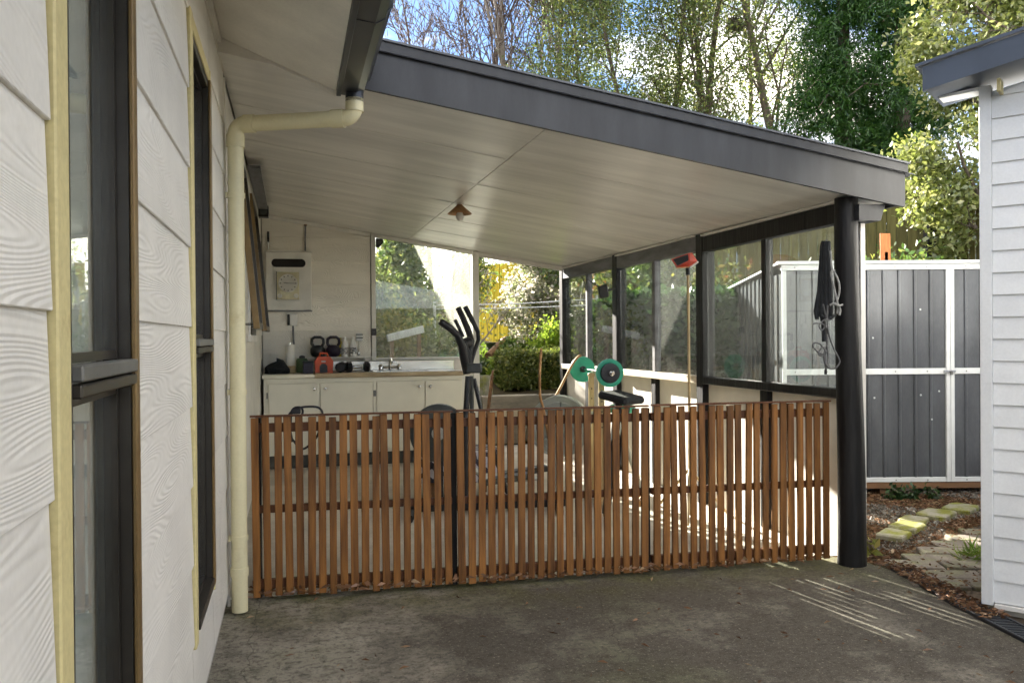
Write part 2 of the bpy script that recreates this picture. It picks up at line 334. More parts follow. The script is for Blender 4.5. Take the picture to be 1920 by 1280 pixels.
    def build(s, name, m, parent=None, smooth=False):
        o0 = WL.get(parent.name, Vector()) if parent else Vector()
        me = bpy.data.meshes.new(name); me.from_pydata([(p[0]-o0.x, p[1]-o0.y, p[2]-o0.z) for p in s.v], [], s.f); me.validate(); me.update()
        bm_fix(me)
        if smooth:
            me.polygons.foreach_set('use_smooth', [True]*len(me.polygons)); me.set_sharp_from_angle(angle=R(40))
        me.materials.append(MATS[m])
        o = bpy.data.objects.new(name, me); COL.objects.link(o); o.parent = parent; WL[o.name] = o0
        return o
def curve(P, k=5):                    # smooth line through the points
    P = [Vector(p) for p in P]; Q = [P[0]*2-P[1]]+P+[P[-1]*2-P[-2]]; out = []
    for i in range(1, len(Q)-2):
        a, b, c, d = Q[i-1:i+3]
        for j in range(k):
            t = j/k; out.append(.5*((2*b)+(c-a)*t+(2*a-5*b+4*c-d)*t*t+(3*b-a-3*c+d)*t**3))
    return out+[P[-1]]
import bmesh
def bm_fix(me):
    b = bmesh.new(); b.from_mesh(me); bmesh.ops.recalc_face_normals(b, faces=b.faces); b.to_mesh(me); b.free()
def tag(o, label=None, cat=None, group=None, kind=None):
    if label: o['label'] = label
    if cat: o['category'] = cat
    if group: o['group'] = group
    if kind: o['kind'] = kind
    return o
def thing(name, loc, label, cat, group=None):
    o = bpy.data.objects.new(name, None); COL.objects.link(o); o.location = loc; o.empty_display_size = .1; WL[o.name] = Vector(loc); return tag(o, label, cat, group)
def struct(mb, name, m, smooth=False): return tag(mb.build(name, m, None, smooth), kind='structure')
def fastmesh(name, V, Fa, m, parent=None, smooth=False):   # numpy verts, numpy quads
    o0 = WL.get(parent.name, Vector()) if parent else Vector()
    V = V-np.array(o0); me = bpy.data.meshes.new(name); nf = len(Fa); k = Fa.shape[1]
    me.vertices.add(len(V)); me.vertices.foreach_set('co', V.astype(np.float32).ravel())
    me.loops.add(nf*k); me.loops.foreach_set('vertex_index', Fa.astype(np.int32).ravel())
    me.polygons.add(nf); me.polygons.foreach_set('loop_start', np.arange(0, nf*k, k, dtype=np.int32)); me.polygons.foreach_set('loop_total', np.full(nf, k, dtype=np.int32))
    me.update(calc_edges=True); me.materials.append(MATS[m])
    o = bpy.data.objects.new(name, me); COL.objects.link(o); o.parent = parent; WL[o.name] = o0; return o
def leaves(P, size, asp=.5, up=0.0, droop=0.0, jit=.35):    # one folded-diamond leaf at each point
    n = len(P); d = nrg.normal(size=(n, 3)); d[:, 2] = d[:, 2]*(1-up)-droop; d /= np.linalg.norm(d, axis=1)[:, None]+1e-9
    e = nrg.normal(size=(n, 3)); e[:, 2] *= (1-up); a = np.cross(d, e); a /= np.linalg.norm(a, axis=1)[:, None]+1e-9
    nn = np.cross(d, a); L = (size*(1-jit+2*jit*nrg.random(n)))[:, None]; W = L*asp
    V = np.empty((n, 4, 3)); V[:, 0] = P; V[:, 1] = P+d*L*.5+a*W*.5+nn*L*.08; V[:, 2] = P+d*L; V[:, 3] = P+d*L*.5-a*W*.5+nn*L*.08
    return V.reshape(-1, 3), np.arange(n*4).reshape(n, 4)

# ------------------------------------------------------------------ terrain, slabs, paths
def sst(a, b, x):
    t = np.clip((x-a)/(b-a), 0, 1); return t*t*(3-2*t)
def hz(x, y):
    x = np.asarray(x, float); y = np.asarray(y, float)
    left = .52*sst(9.95, 10.15, y)+np.clip(y-10.2, 0, None)*.066
    dist = np.sqrt((x)**2+(y)**2)
    bank = 1.75*sst(8.6, 12.2, dist)+np.clip(dist-12, 0, 40)*.06
    w = sst(3.6, 4.8, x-(np.clip(y, 0, 15)-9.5)*.24)
    h = left*(1-w)+bank*w
    h = np.where((y < 9.9) & (x < 3.4), 0, h)
    h = h*sst(7.6, 9.2, np.where(x > 3.4, dist, 20))
    return np.clip(h, 0, 7)-.02
xs = np.concatenate([np.linspace(-300, -30, 12), np.linspace(-28, -1, 28), np.linspace(-.9, 9, 80), np.linspace(9.3, 40, 60), np.linspace(45, 300, 14)])
ys = np.concatenate([np.linspace(-300, -10, 12), np.linspace(-8, 3, 10), np.linspace(3.2, 14, 90), np.linspace(14.3, 50, 60), np.linspace(55, 300, 14)])
GX, GY = np.meshgrid(xs, ys); GZ = hz(GX, GY)+.03*np.sin(GX*3.1)*np.sin(GY*2.7)*(GZ0 := (hz(GX, GY) > .1))
V = np.stack([GX, GY, GZ], -1).reshape(-1, 3); nx = len(xs); ii = np.arange((len(ys)-1)*(nx-1)); q = ii//(nx-1)*nx+ii % (nx-1)
tag(fastmesh('ground', V, np.stack([q, q+1, q+nx+1, q+nx], -1), 'terrain'), kind='structure').data.polygons.foreach_set('use_smooth', [True]*len(q))

def slab(name, poly, z, th, m):
    return struct(MB().prism([(x, y, z-th) for x, y in poly], (0, 0, th)), name, m)
# outdoor concrete yard: right edge runs along the drain
slab('concrete_yard', [(-.33, -6), (2.55, -6), (2.55, .9), (2.96, 2.80), (3.04, 3.27), (3.19, 3.80), (3.16, 4.02), (3.16, 4.19), (-.33, 4.36)], 0, .15, 'concrete')
slab('patio_floor', [(-.5, 4.366), (3.16, 4.196), (3.16, 9.62), (-.5, 9.62)], .004, .15, 'concrete_in')
# lawn strip up to the far fence
def patch(name, x0, x1, y0, y1, m, dz=.02, n=40):
    X, Y = np.meshgrid(np.linspace(x0, x1, n), np.linspace(y0, y1, n)); Z = hz(X, Y)+dz
    i = np.arange((n-1)*(n-1)); q = i//(n-1)*n+i % (n-1)
    return fastmesh(name, np.stack([X, Y, Z], -1).reshape(-1, 3), np.stack([q, q+1, q+n+1, q+n], -1), m)
tag(patch('lawn', -1.5, 4.7, 12.2, 24, 'lawn', .03), kind='structure')

# brick-like pavers of the path beside the cabin
U = Vector((.590, -.807, 0)); N = Vector((.807, .590, 0))       # cabin gable: along the wall, into the cabin
path = struct(MB().prism([(3.2, 3.8, -.06), (3.03, 3.25, -.06), (3.2, 3.0, -.06), (4.6, 3.9, -.06), (4.55, 4.65, -.06), (3.6, 4.25, -.06)], (0, 0, .045)), 'paver_path', 'bank_soil')
pm = None
pa, pb = Vector((.93, -.37, 0)), Vector((.37, .93, 0))
for r_ in range(-4, 9):
    for c_ in range(-4, 9):
        p = Vector((3.25, 3.6, 0))+pa*((c_+(r_ % 2)*.5)*.29)+pb*(r_*.165)
        x, y = p.x, p.y
        inside = (y > 3.32+(x-3.1)*.35) and (y < 4.02+(x-3.2)*.52) and x > 3.13+max(0, (y-3.3))*.16 and x < 4.5
        if not inside: continue
        if pm is None:
            pm = MB().obox((0, 0, 0), pa, pb, (0, 0, 1), .141, .079, .025, .006); o = pm.build('paver', 'paver', path)
            pmesh = o.data
        else:
            o = bpy.data.objects.new('paver', pmesh); COL.objects.link(o); o.parent = path
        o.location = (x, y, -.016+rng.uniform(-.006, .006)); o.rotation_euler = (rng.uniform(-.02, .02), rng.uniform(-.02, .02), rng.uniform(-.03, .03))

# mossy stepping stones
def stone(x, y, w, l, rot, label, z=.0):
    m = MB(); pts = []
    k = 8
    for (i, j) in ((1, .7), (.8, 1), (-.75, 1), (-1, .8), (-1, -.75), (-.85, -1), (.8, -1), (1, -.8)):
        pts.append((i*w*rng.uniform(.93, 1.04), j*l*rng.uniform(.93, 1.04)))
    c, s = math.cos(rot), math.sin(rot); pts = [(x+c*p-s*q, y+s*p+c*q) for p, q in pts]
    low = [(p, q, z-.05) for p, q in pts]; mid = [(p, q, z+.014) for p, q in pts]; top = [(x+(p-x)*.93, y+(q-y)*.93, z+.022+rng.uniform(-.004, .004)) for p, q in pts]
    m.add(low+mid+top, [tuple(range(k))[::-1]]+[(i, (i+1) % k, k+(i+1) % k, k+i) for i in range(k)]+[(k+i, k+(i+1) % k, 2*k+(i+1) % k, 2*k+i) for i in range(k)]+[tuple(range(2*k, 3*k))])
    root = thing('stepping_stone', (x, y, z), label, 'stone', 'stepping stones in the bark beside the path')
    m.build('slab', 'stone', root)
stone(3.74, 4.52, .12, .085, .55, 'pale bare stepping stone nearest the round black post')
stone(3.98, 4.68, .13, .09, .5, 'yellow mossy stepping stone second from the round black post')
stone(4.16, 4.83, .12, .085, .62, 'pale grey stepping stone in the middle of the row')
stone(4.46, 4.95, .14, .10, .5, 'green mossy stepping stone fourth from the round black post')
stone(4.77, 5.06, .13, .10, .5, 'flat grey stepping stone nearest the white cabin corner')

# drain channel with grate bars
g0, g1 = Vector((3.02, 2.62, 0)), Vector((3.235, 3.86, 0)); gm = Vector((3.075, 3.26, 0))
dr = thing('drain_grate', (3.05, 3.0, 0), 'black slotted drain grate set beside the concrete at the cabin wall', 'drain')
def dline(a, b, nb, first):
    d = (b-a).normalized(); w = Vector((d.y, -d.x, 0))
    MB().obox((a+b)/2-w*.055+Vector((0, 0, .004)), d, w, (0, 0, 1), (b-a).length/2, .008, .012, .003).build('frame_rail', 'drain', dr)
    MB().obox((a+b)/2+w*.055+Vector((0, 0, .004)), d, w, (0, 0, 1), (b-a).length/2, .008, .012, .003).build('frame_rail', 'drain', dr)
    MB().obox((a+b)/2+Vector((0, 0, -.04)), d, w, (0, 0, 1), (b-a).length/2, .05, .01).build('channel', 'drain', dr)
    me = None
    for i in range(nb):
        p = a+d*((i+.5)/nb*(b-a).length)
        if me is None:
            o = MB().obox((0, 0, 0), d, w, (0, 0, 1), .005, .048, .008).build('bar', 'drain', dr); me = o.data; me.transform(Matrix.Translation(WL[dr.name]))
        else:
            o = bpy.data.objects.new('bar', me); COL.objects.link(o); o.parent = dr
        o.location = p-WL[dr.name]+Vector((0, 0, .004))
dline(Vector((2.98, 2.55, 0)), Vector((3.10, 3.24, 0)), 36, True)
dline(Vector((3.10, 3.245, 0)), Vector((3.245, 3.86, 0)), 32, False)

# ------------------------------------------------------------------ left house
WX = -.31                                       # face of the boards
house = thing('weatherboard_house', (WX, 3, 0), 'white grain-moulded weatherboard house with tall bronze windows and cream trims', 'house')
EXP = .248; Z0 = 1.339-EXP*5                      # board bottoms
wins = [(1.268, 1.765, .36, 2.29), (2.815, 3.38, .36, 2.29)]
w_patio = [(4.95, 5.55, 1.33, 2.37), (6.30, 7.25, 1.33, 2.37)]
def boards(segs_fn, x, ztop_fn, parent, m, seam=.003):
    k = 0
    while True:
        zb = Z0+EXP*k; k += 1
        zt = zb+EXP
        if zb > 2.75: break
        for (y0, y1, lo, hi) in segs_fn(zb, zt):
            a, b = max(zb, lo), min(zt, hi, ztop_fn(y0))
            if b-a < .02: continue
            f = (a-zb)/EXP
            xo = x+.0085*(1-f); xt = x+.001
            c = .0015
            MB().prism([(x-.012, y0+seam, a), (xo-c, y0+seam, a-.000), (xo, y0+seam, a+c), (xt, y0+seam, b+.004), (x-.012, y0+seam, b+.004)], (0, y1-y0-2*seam, 0)).build('board', m, parent)
def segs(zb, zt):
    cuts = [(a-.068, b+.03, lo, hi) for a, b, lo, hi in wins]
    out = []; y = -5.0
    for a, b, lo, hi in cuts:
        out.append((y, a, 0, 9)); out.append((a, b, 0, lo)); out.append((a, b, hi, 9)); y = b
    out.append((y, 4.20, 0, 9)); out.append((4.20, 4.88, 0, 9)); y = 4.88
    for a, b, lo, hi in w_patio:
        a -= .07; b += .07
        if y < a: out.append((y, a, 0, 9))
        out.append((a, b, 0, lo-.05)); out.append((a, b, hi+.05, 9)); y = b
    out.append((y, 9.08, 0, 9)); return out
boards(segs, WX, lambda y: 2.64 if y < 4.1 else 2.55, house, 'board')
# structural core behind the boards, with window openings
def core(y0, y1, z0, z1, nm='wall'): MB().box(WX-.16, WX-.013, y0, y1, z0, z1).build(nm, 'wall_core', house)
y = -5.0
for a, b, lo, hi in wins+w_patio:
    core(y, a, 0, 2.72); core(a, b, 0, lo); core(a, b, hi, 2.72); y = b
core(y, 9.26, 0, 2.72)
MB().box(-6, WX-.17, -5, -4.85, 0, 2.7).build('wall', 'wall_core', house); MB().box(-6, WX-.17, 9.1, 9.26, 0, 2.7).build('wall', 'wall_core', house); MB().box(-6, -5.85, -4.84, 9.09, 0, 2.7).build('wall', 'wall_core', house)
MB().box(-5.8, WX-.18, -4.8, 9.05, -.02, .05).build('floor', 'dark_room', house); MB().box(-1.9, -1.85, -4.8, 9.05, .06, 2.6).build('partition', 'trim_white', house)
MB().box(-5.8, WX-.18, -4.8, 9.05, 2.62, 2.66).build('room_ceiling', 'trim_white', house)
# windows
def tall_window(a, b, lo, hi, tz):
    fr = MB()
    fx0, fx1 = WX-.042, WX+.008; t = .030
    fr.box(fx0, fx1, a, a+t, lo, hi, .002); fr.box(fx0, fx1, b-t, b, lo, hi, .002); fr.box(fx0, fx1, a+t, b-t, hi-t, hi, .002); fr.box(fx0, fx1+.008, a+t, b-t, lo, lo+t, .002)
    gx_ = WX-.026
    w = fr.build('window', 'bronze', house)
    MB().box(fx1+.001, fx1+.010, b-.030, b+.010, lo, hi, .002).build('jamb_cover', 'brown_alu', w); MB().box(gx_+.014, fx1-.0005, b-t-.002, b-t-.0003, lo+t, hi-t).build('jamb_liner', 'bronze', w)
    MB().box(fx1-.02, fx1+.014, a+t+.001, b-t-.001, tz-.012, tz+.012, .003).build('transom', 'alu_grey', w)
    MB().box(fx1-.012, fx1+.012, a+t+.001, b-t-.001, tz-.036, tz-.016, .003).build('transom', 'bronze', w)
    gx = WX-.026
    for z0, z1 in ((lo+t, tz-.038), (tz+.013, hi-t)):
        s = MB(); q = .016
        s.box(gx-.010, gx+.010, a+t+.001, a+t+q, z0, z1); s.box(gx-.010, gx+.012, b-t-q, b-t-.001, z0, z1); s.box(gx-.010, gx+.010, a+t+q, b-t-q, z0, z0+q); s.box(gx-.010, gx+.010, a+t+q, b-t-q, z1-q, z1)
        s.build('sash', 'bronze', w)
        MB().box(gx-.002, gx+.002, a+t+q, b-t-q, z0+q, z1-q).build('pane', 'pane', w)
    X = np.linspace(a-.15, b+.15, 60); cm = MB(); base = []
    for i, yy in enumerate(X): xo = fx0-.014+.008*math.sin(yy*60+math.sin(yy*23)*2); base += [(xo, yy, lo-.1), (xo, yy, hi)]
    cm.add(base, [(2*i, 2*i+2, 2*i+3, 2*i+1) for i in range(59)]); cm.build('curtain', 'curtain', w, True)
    MB().box(WX-.004, WX+.014, a-.066, a-.002, lo-.03, hi+.05, .003).build('trim', 'cream', house)
    MB().box(WX-.004, WX+.014, b+.012, b+.026, lo-.03, hi+.05, .003).build('trim', 'cream', house)
    MB().box(WX-.004, WX+.012, a+.000, b, hi+.002, hi+.05, .003).build('trim', 'cream', house)
for (a, b, lo, hi), tz in zip(wins, (1.252, 1.29)): tall_window(a, b, lo, hi, tz)
for a, b, lo, hi in w_patio:                      # awning windows in the patio, sashes propped open
    fr = MB(); t = .04
    fr.box(WX-.08, WX+.022, a-.065, a, lo-.05, hi+.05, .003); fr.box(WX-.08, WX+.022, b, b+.065, lo-.05, hi+.05, .003); fr.box(WX-.08, WX+.022, a, b, hi, hi+.05, .003); fr.box(WX-.08, WX+.03, a, b, lo-.05, lo, .003)
    w = fr.build('awning_window', 'trim_white', house)
    p0, p1 = Vector((WX+.02, 0, hi-.01)), Vector((WX+.115, 0, lo+.03)); d = (p1-p0).normalized(); nn = Vector((-d.z, 0, d.x)); s = MB(); L = (p1-p0).length
    o = (p0+p1)/2
    s.obox((o.x, b-.02, o.z), d, (0, 1, 0), nn, L/2, .02, .018, .002)
    for q in (p0+d*.02, p1-d*.02): s.obox((q.x, (a+b)/2, q.z), d, (0, 1, 0), nn, .02, (b-a)/2-.04, .018, .002)
    s.build('sash', 'bronze', w); MB().obox((o.x, a+.02, o.z), d, (0, 1, 0), nn, L/2, .02, .018, .002).build('stile', 'brown_alu', w)
    MB().obox((o.x, (a+b)/2, o.z), d, (0, 1, 0), nn, L/2-.04, (b-a)/2-.04, .002).build('pane', 'pane', w)
    for yy in (a+.06, b-.06): MB().bar((WX, yy, lo+.06), (p1.x-.01, yy, p1.z+.03), .012, .006).build('stay', 'bronze', w)
MB().box(WX, WX+.012, 4.172, 4.198, .02, 2.55, .002).build('joint_cover', 'trim_white', house)
# soffit (sloping with the roof), eave board, roof
sf = lambda x: 2.64-(x-WX)*.40
for i, (y0, y1) in enumerate(((-5, .45), (.455, 2.15), (2.155, 3.87))):
    MB().prism([(WX+.001, y0, sf(WX)), (.205, y0, sf(.205)), (.205, y0, sf(.205)+.012), (WX+.001, y0, sf(WX)+.012)], (0, y1-y0, 0)).build('soffit_panel', 'soffit', house)
MB().box(WX+.001, WX+.022, -5, 3.868, 2.61, 2.628, .003).build('scotia', 'trim_white', house)
xc_ = (2.64+WX*.40-2.484-.328*.1516)/(.40-.1516)
MB().prism([(WX+.001, 3.872, cz(WX, 3.9)-.008), (xc_, 3.872, cz(xc_, 3.9)-.012), (.205, 3.872, sf(.205)-.012), (.205, 3.872, sf(.205)+.30), (WX+.001, 3.872, sf(WX)+.1)], (0, .05, 0)).build('soffit_end', 'trim_white', house)
MB().box(.207, .228, -5, 3.895, sf(.205)-.018, sf(.205)+.20, .002).build('eave_board', 'gutter', house)
rf = MB(); rf.prism([(.35, -5.1, 2.60), (-3.2, -5.1, 2.60+3.55*.40), (-3.2, -5.1, 2.66+3.55*.40), (.35, -5.1, 2.66)], (0, 14.4, 0)); rf.prism([(-3.2, -5.1, 4.02), (-6.6, -5.1, 2.66), (-6.6, -5.1, 2.72), (-3.2, -5.1, 4.08)], (0, 14.4, 0))
rf.build('roof', 'roof_metal', house)
# unseen rear wing beyond the patio, added so its eave shades the back window
MB().box(-5.8, .42, 9.45, 17.5, 0, 2.70).build('wall', 'board', house)
MB().prism([(1.02, 9.42, 2.86), (-3.2, 9.42, 4.40), (-3.2, 9.42, 4.48), (1.02, 9.42, 2.94)], (0, 8.3, 0)).build('roof', 'roof_metal', house)
MB().box(.421, 1.00, 9.46, 17.4, 2.72, 2.74).build('soffit_panel', 'soffit', house)
# gutter: ogee-like channel along the eave
gp = [(.229, 2.440), (.300, 2.432), (.335, 2.450), (.345, 2.485), (.362, 2.500), (.368, 2.560), (.378, 2.562), (.378, 2.572), (.361, 2.572), (.354, 2.506), (.336, 2.490), (.326, 2.458), (.300, 2.441), (.237, 2.448), (.237, 2.572), (.229, 2.572)]
gu = MB().prism([(x, -5, z) for x, z in gp], (0, 8.94, 0)).build('gutter', 'gutter', house)
MB().prism([(x, 3.941, z) for x, z in gp[:8]+[(.229, 2.572)]], (0, .006, 0)).build('stop_end', 'gutter', gu)
for yy in (.6, 1.8, 3.0): MB().prism([(x+(.003 if x > .24 else 0), yy, z-.003) for x, z in gp[:8]+gp[8:]], (0, .02, 0)).build('bracket', 'gutter', gu)
# downpipe
dp = MB(); xo, yo = .29, 3.90; px, py = -.25, 4.12
def arc(c, a, b, r, n=6): return [Vector(c)+Vector(a)*r*math.cos(t)+Vector(b)*r*math.sin(t) for t in [i*math.pi/2/n for i in range(n+1)]]
rt = .037; h = Vector((px-xo, py-yo, 0)); hl = h.length; h.normalize(); zt = 2.322; drop = .006
e = .050
pts = [Vector((xo, yo, 2.425)), Vector((xo, yo, zt+e))]
pts += [Vector((xo, yo, zt+e))+h*e*(1-math.cos(t))-Vector((0, 0, 1))*e*math.sin(t) for t in [i*math.pi/16 for i in range(1, 9)]]
p_end = Vector((px, py, zt-drop))
pts += [p_end-h*e+Vector((0, 0, .0))]
pts += [p_end-h*e+h*e*math.sin(t)-Vector((0, 0, 1))*e*(1-math.cos(t)) for t in [i*math.pi/16 for i in range(1, 9)]]
pts += [Vector((px, py, 1.0)), Vector((px, py, .012))]
dp.tube(pts, rt, 20); dpo = dp.build('downpipe', 'pvc', house, True)
MB().lathe([(.042, -.045), (.042, .06)], (xo, yo, 2.44), n=18).build('outlet', 'gutter', dpo, True)
MB().lathe([(.042, -.03), (.042, .03)], (xo, yo, 2.380), n=18).build('socket', 'pvc', dpo, True)
q = Vector((xo, yo, zt))+h*(e+.03); MB().lathe([(.042, -.03), (.042, .03)], q, h, 18).build('socket', 'pvc', dpo, True)
q = p_end-h*(e+.02); MB().lathe([(.042, -.025), (.042, .025)], q, h, 18).build('socket', 'pvc', dpo, True)
MB().lathe([(.042, -.03), (.042, .03)], (px, py, zt-drop-e-.03), n=18).build('socket', 'pvc', dpo, True)
MB().lathe([(.042, -.02), (.042, .02)], (px, py, .20), n=18).build('socket', 'pvc', dpo, True)
for zz in (1.98, 1.05, .36):
    b = MB(); b.lathe([(.0412, -.012), (.0412, .012)], (px, py, zz), n=18); b.box(WX+.012, px-.035, py-.012, py+.012, zz-.012, zz+.012); b.build('bracket', 'pvc', dpo, True)

# ------------------------------------------------------------------ patio shelter
sh = thing('patio_shelter', (1.4, 6.6, 0), 'open lean-to patio roof with white ceiling on black posts against the house', 'patio roof')
XS = 1.245
YR = [3.925, 4.75, 5.60, 6.45, 7.30, 8.15, 9.22]
for i in range(6):
    for x0, x1 in ((WX+.002, XS-.003), (XS+.003, 3.255)):
        y0, y1 = YR[i]+.0025, YR[i+1]-.0025
        m = MB(); P = [(x0, y0), (x1, y0), (x1, y1), (x0, y1)]
        m.add([(x, yy, cz(x, yy)) for x, yy in P]+[(x, yy, cz(x, yy)+.012) for x, yy in P], [(3, 2, 1, 0), (4, 5, 6, 7), (0, 1, 5, 4), (1, 2, 6, 5), (2, 3, 7, 6), (3, 0, 4, 7)])
        m.build('ceiling_panel', 'ceiling', sh)
m = MB(); P = [(WX+.002, 3.93), (3.255, 3.93), (3.255, 9.21), (WX+.002, 9.21)]
m.add([(x, yy, cz(x, yy)+.013) for x, yy in P]+[(x, yy, cz(x, yy)+.12) for x, yy in P], [(3, 2, 1, 0), (4, 5, 6, 7), (0, 1, 5, 4), (1, 2, 6, 5), (2, 3, 7, 6), (3, 0, 4, 7)]); m.build('roof_frame', 'wall_core', sh)
for yy in YR[1:-1]:
    for x0, x1 in ((WX+.03, XS-.012), (XS+.012, 3.03)):
        MB().prism([(x0, yy-.014, cz(x0, yy)-.0025), (x1, yy-.014, cz(x1, yy)-.0025), (x1, yy-.014, cz(x1, yy)-.0005), (x0, yy-.014, cz(x0, yy)-.0005)], (0, .028, 0)).build('cover_strip', 'ceiling', sh)
# corrugated roof sheet
nx_, W = 0, []
xs_ = np.linspace(.24, 3.36, 3); ysr = np.arange(3.86, 9.30, .019)
P = np.array([[x, yy, cz(x, yy)+.165+.010*math.sin(yy*2*math.pi/.076)] for yy in ysr for x in xs_]); ii = np.arange((len(ysr)-1)*2); q = ii//2*3+ii % 2
fastmesh('roof_sheet', P, np.stack([q, q+1, q+4, q+3], -1), 'roof_metal', sh)
# raking fascia, with a capping strip above
def rake(y0, y1, x0, x1, a, b, nm, mt):
    MB().prism([(x0, y0, cz(x0, 3.9)+a), (x1, y0, cz(x1, 3.9)+a), (x1, y0, cz(x1, 3.9)+b), (x0, y0, cz(x0, 3.9)+b)], (0, y1-y0, 0)).build(nm, mt, sh)
rake(3.880, 3.902, .300, 3.300, -.028, .185, 'fascia', 'fascia')
rake(3.862, 3.879, .300, 3.305, .160, .205, 'fascia_cap', 'fascia')
rake(3.850, 3.99, .300, 3.310, .206, .216, 'roof_flashing', 'roof_metal')
rake(3.904, 3.922, .300, 3.255, -.012, .10, 'ceiling_edge', 'trim_white')
MB().prism([(3.275, 3.905, cz(3.27, 3.9)-.02), (3.298, 3.905, cz(3.27, 3.9)-.02), (3.298, 3.905, cz(3.27, 3.9)+.18), (3.275, 3.905, cz(3.27, 3.9)+.18)], (0, 5.35, 0)).build('side_fascia', 'fascia', sh)
# right wall: posts, beam, sills, mullions, panes, lower panels
PX = 3.05; bays = [(4.10, 5.76), (5.86, 7.50), (7.60, 9.16)]
for yy in (5.81, 7.55, 9.21): MB().box(PX-.005, PX+.105, yy-.052, yy+.052, 0, cz(PX, yy)-.004, .004).build('post', 'black_wood', sh)
po = MB(); pts = [(3.045+.006*math.sin(z*3)-.012*(z-1), 4.03, z) for z in np.linspace(-.02, cz(3.05, 4.03)-.004, 12)]
po.tube(pts, [.079-.0045*i/3 for i in range(12)], 24); tag(po.build('round_post', 'black_wood', sh, True), 'round black-painted timber pole at the open corner')
MB().box(3.117, 3.150, 4.02, 4.10, .02, 1.93, .003).build('batten', 'trim_white', sh)
for i, (a, b) in enumerate(bays):
    zt = cz(PX, (a+b)/2)
    MB().box(PX+.0, PX+.075, a+.003, b-.003, zt-.135, zt-.022, .003).build('beam', 'black_wood' if i == 0 else 'grey_and_lit_wood', sh)  # far beams greyer: sunlit bluish reflection put into the colour
    MB().box(PX-.02, PX+.03, a+.003, b-.003, zt-.020, zt-.006, .002).build('cornice', 'trim_white', sh)
    mid = (a+b)/2
    zs = .985
    MB().box(PX-.02 if i else PX-.01, PX+.09, a+.003, b-.003, zs-.055, zs, .004).build('sill', 'black_wood' if i == 0 else 'raw_sill', sh)
    MB().box(PX+.01, PX+.07, mid-.026, mid+.026, zs+.002, zt-.137, .003).build('mullion', 'black_wood' if i == 0 else 'grey_and_lit_wood', sh)  # far mullions share the beams' grey with the reflection painted in
    MB().box(PX+.005, PX+.062, mid-.045, mid+.045, .006, zs-.057, .003).build('stud', 'black_wood', sh)
    for (p, q_) in ((a, mid-.028), (mid+.028, b)):
        MB().box(PX+.040, PX+.044, p+.012, q_-.006, zs+.004, zt-.138).build('pane', 'pane_side', sh)
        MB().box(PX+.030, PX+.055, p+.003, p+.012, zs+.002, zt-.138).build('bead', 'trim_white', sh)
    for (p, q_) in ((a+.003, mid-.047), (mid+.047, b-.003)):
        MB().box(PX+.045, PX+.057, p, q_, .006, zs-.058).build('lower_panel', 'ply', sh)
MB().prism([(PX-.01, 4.08, cz(PX, 4)-.14), (PX+.13, 4.08, cz(PX, 4)-.14), (PX+.16, 4.08, cz(PX, 4)-.05), (PX-.01, 4.08, cz(PX, 4)-.05)], (0, -.15, 0)).build('beam_end', 'fascia', sh)
# back wall: boards, trims, big fixed window, white end post
YB = 9.10
k = 0
while True:
    zb = 1.387-EXP*5+EXP*k; k += 1
    if zb > 2.65: break
    for x0, x1 in ((WX+.013, .83), (.83, 1.985)):
        zt = zb+EXP
        top = lambda x: cz(x, YB)-.002
        if x0 > .8: zt = min(zt, 1.055)
        if zt-zb < .03 or zb < .02 and zt < .05: continue
        z0 = max(zb, .01)
        a, b = min(zt+.004, top(x0)), min(zt+.004, top(x1))
        if b <= z0+.005:
            # clipped by the raking ceiling
            xe = .328+(2.484+.008*(YB-3.9)-z0)/.1516-.02
            if xe <= x0+.05: continue
            pol = [(x0+.002, z0), (min(xe, x1), z0), (x0+.002, a)]
        else: pol = [(x0+.002, z0), (x1-.002, z0), (x1-.002, b), (x0+.002, a)]
        m = MB(); F_ = [(x, YB-(.022 if z == z0 else .001), z) for x, z in pol]; B_ = [(x, YB+.012, z) for x, z in pol]; n = len(pol)
        m.add(F_+B_, [tuple(range(n)), tuple(range(n, 2*n))[::-1]]+[(i, n+i, n+(i+1) % n, (i+1) % n) for i in range(n)]); m.build('board', 'far_board', sh)
MB().prism([(WX, YB+.013, .005), (.85, YB+.013, .005), (.85, YB+.013, cz(.85, YB)-.003), (WX, YB+.013, cz(WX, YB)-.003)], (0, .09, 0)).build('wall', 'wall_core', sh)
MB().box(.851, 1.985, YB+.013, YB+.10, .005, 1.05).build('wall', 'wall_core', sh)
MB().prism([(WX+.015, YB-.03, cz(WX, YB)-.045), (.83, YB-.03, cz(.83, YB)-.045), (.83, YB-.03, cz(.83, YB)-.004), (WX+.015, YB-.03, cz(WX, YB)-.004)], (0, .015, 0)).build('cornice', 'trim_white', sh)
MB().prism([(.84, YB-.025, 1.056), (.885, YB-.025, 1.056), (.885, YB-.025, cz(.885, YB)-.004), (.84, YB-.025, cz(.84, YB)-.004)], (0, .10, 0)).build('window_jamb', 'trim_white', sh)
MB().box(1.965, 2.035, YB-.03, YB+.09, .01, cz(2.035, YB)-.004, .004).build('end_post', 'trim_white', sh)
MB().box(.886, 1.964, YB-.03, YB+.09, 1.056, 1.085, .003).build('window_sill', 'trim_white', sh)
MB().prism([(.886, YB-.01, cz(.886, YB)-.04), (1.964, YB-.01, cz(1.964, YB)-.04), (1.964, YB-.01, cz(1.964, YB)-.005), (.886, YB-.01, cz(.886, YB)-.005)], (0, .06, 0)).build('window_head', 'trim_white', sh)
MB().prism([(.886, YB+.02, 1.086), (1.964, YB+.02, 1.086), (1.964, YB+.02, cz(1.964, YB)-.041), (.886, YB+.02, cz(.886, YB)-.041)], (0, .004, 0)).build('pane', 'pane_dirty', sh)
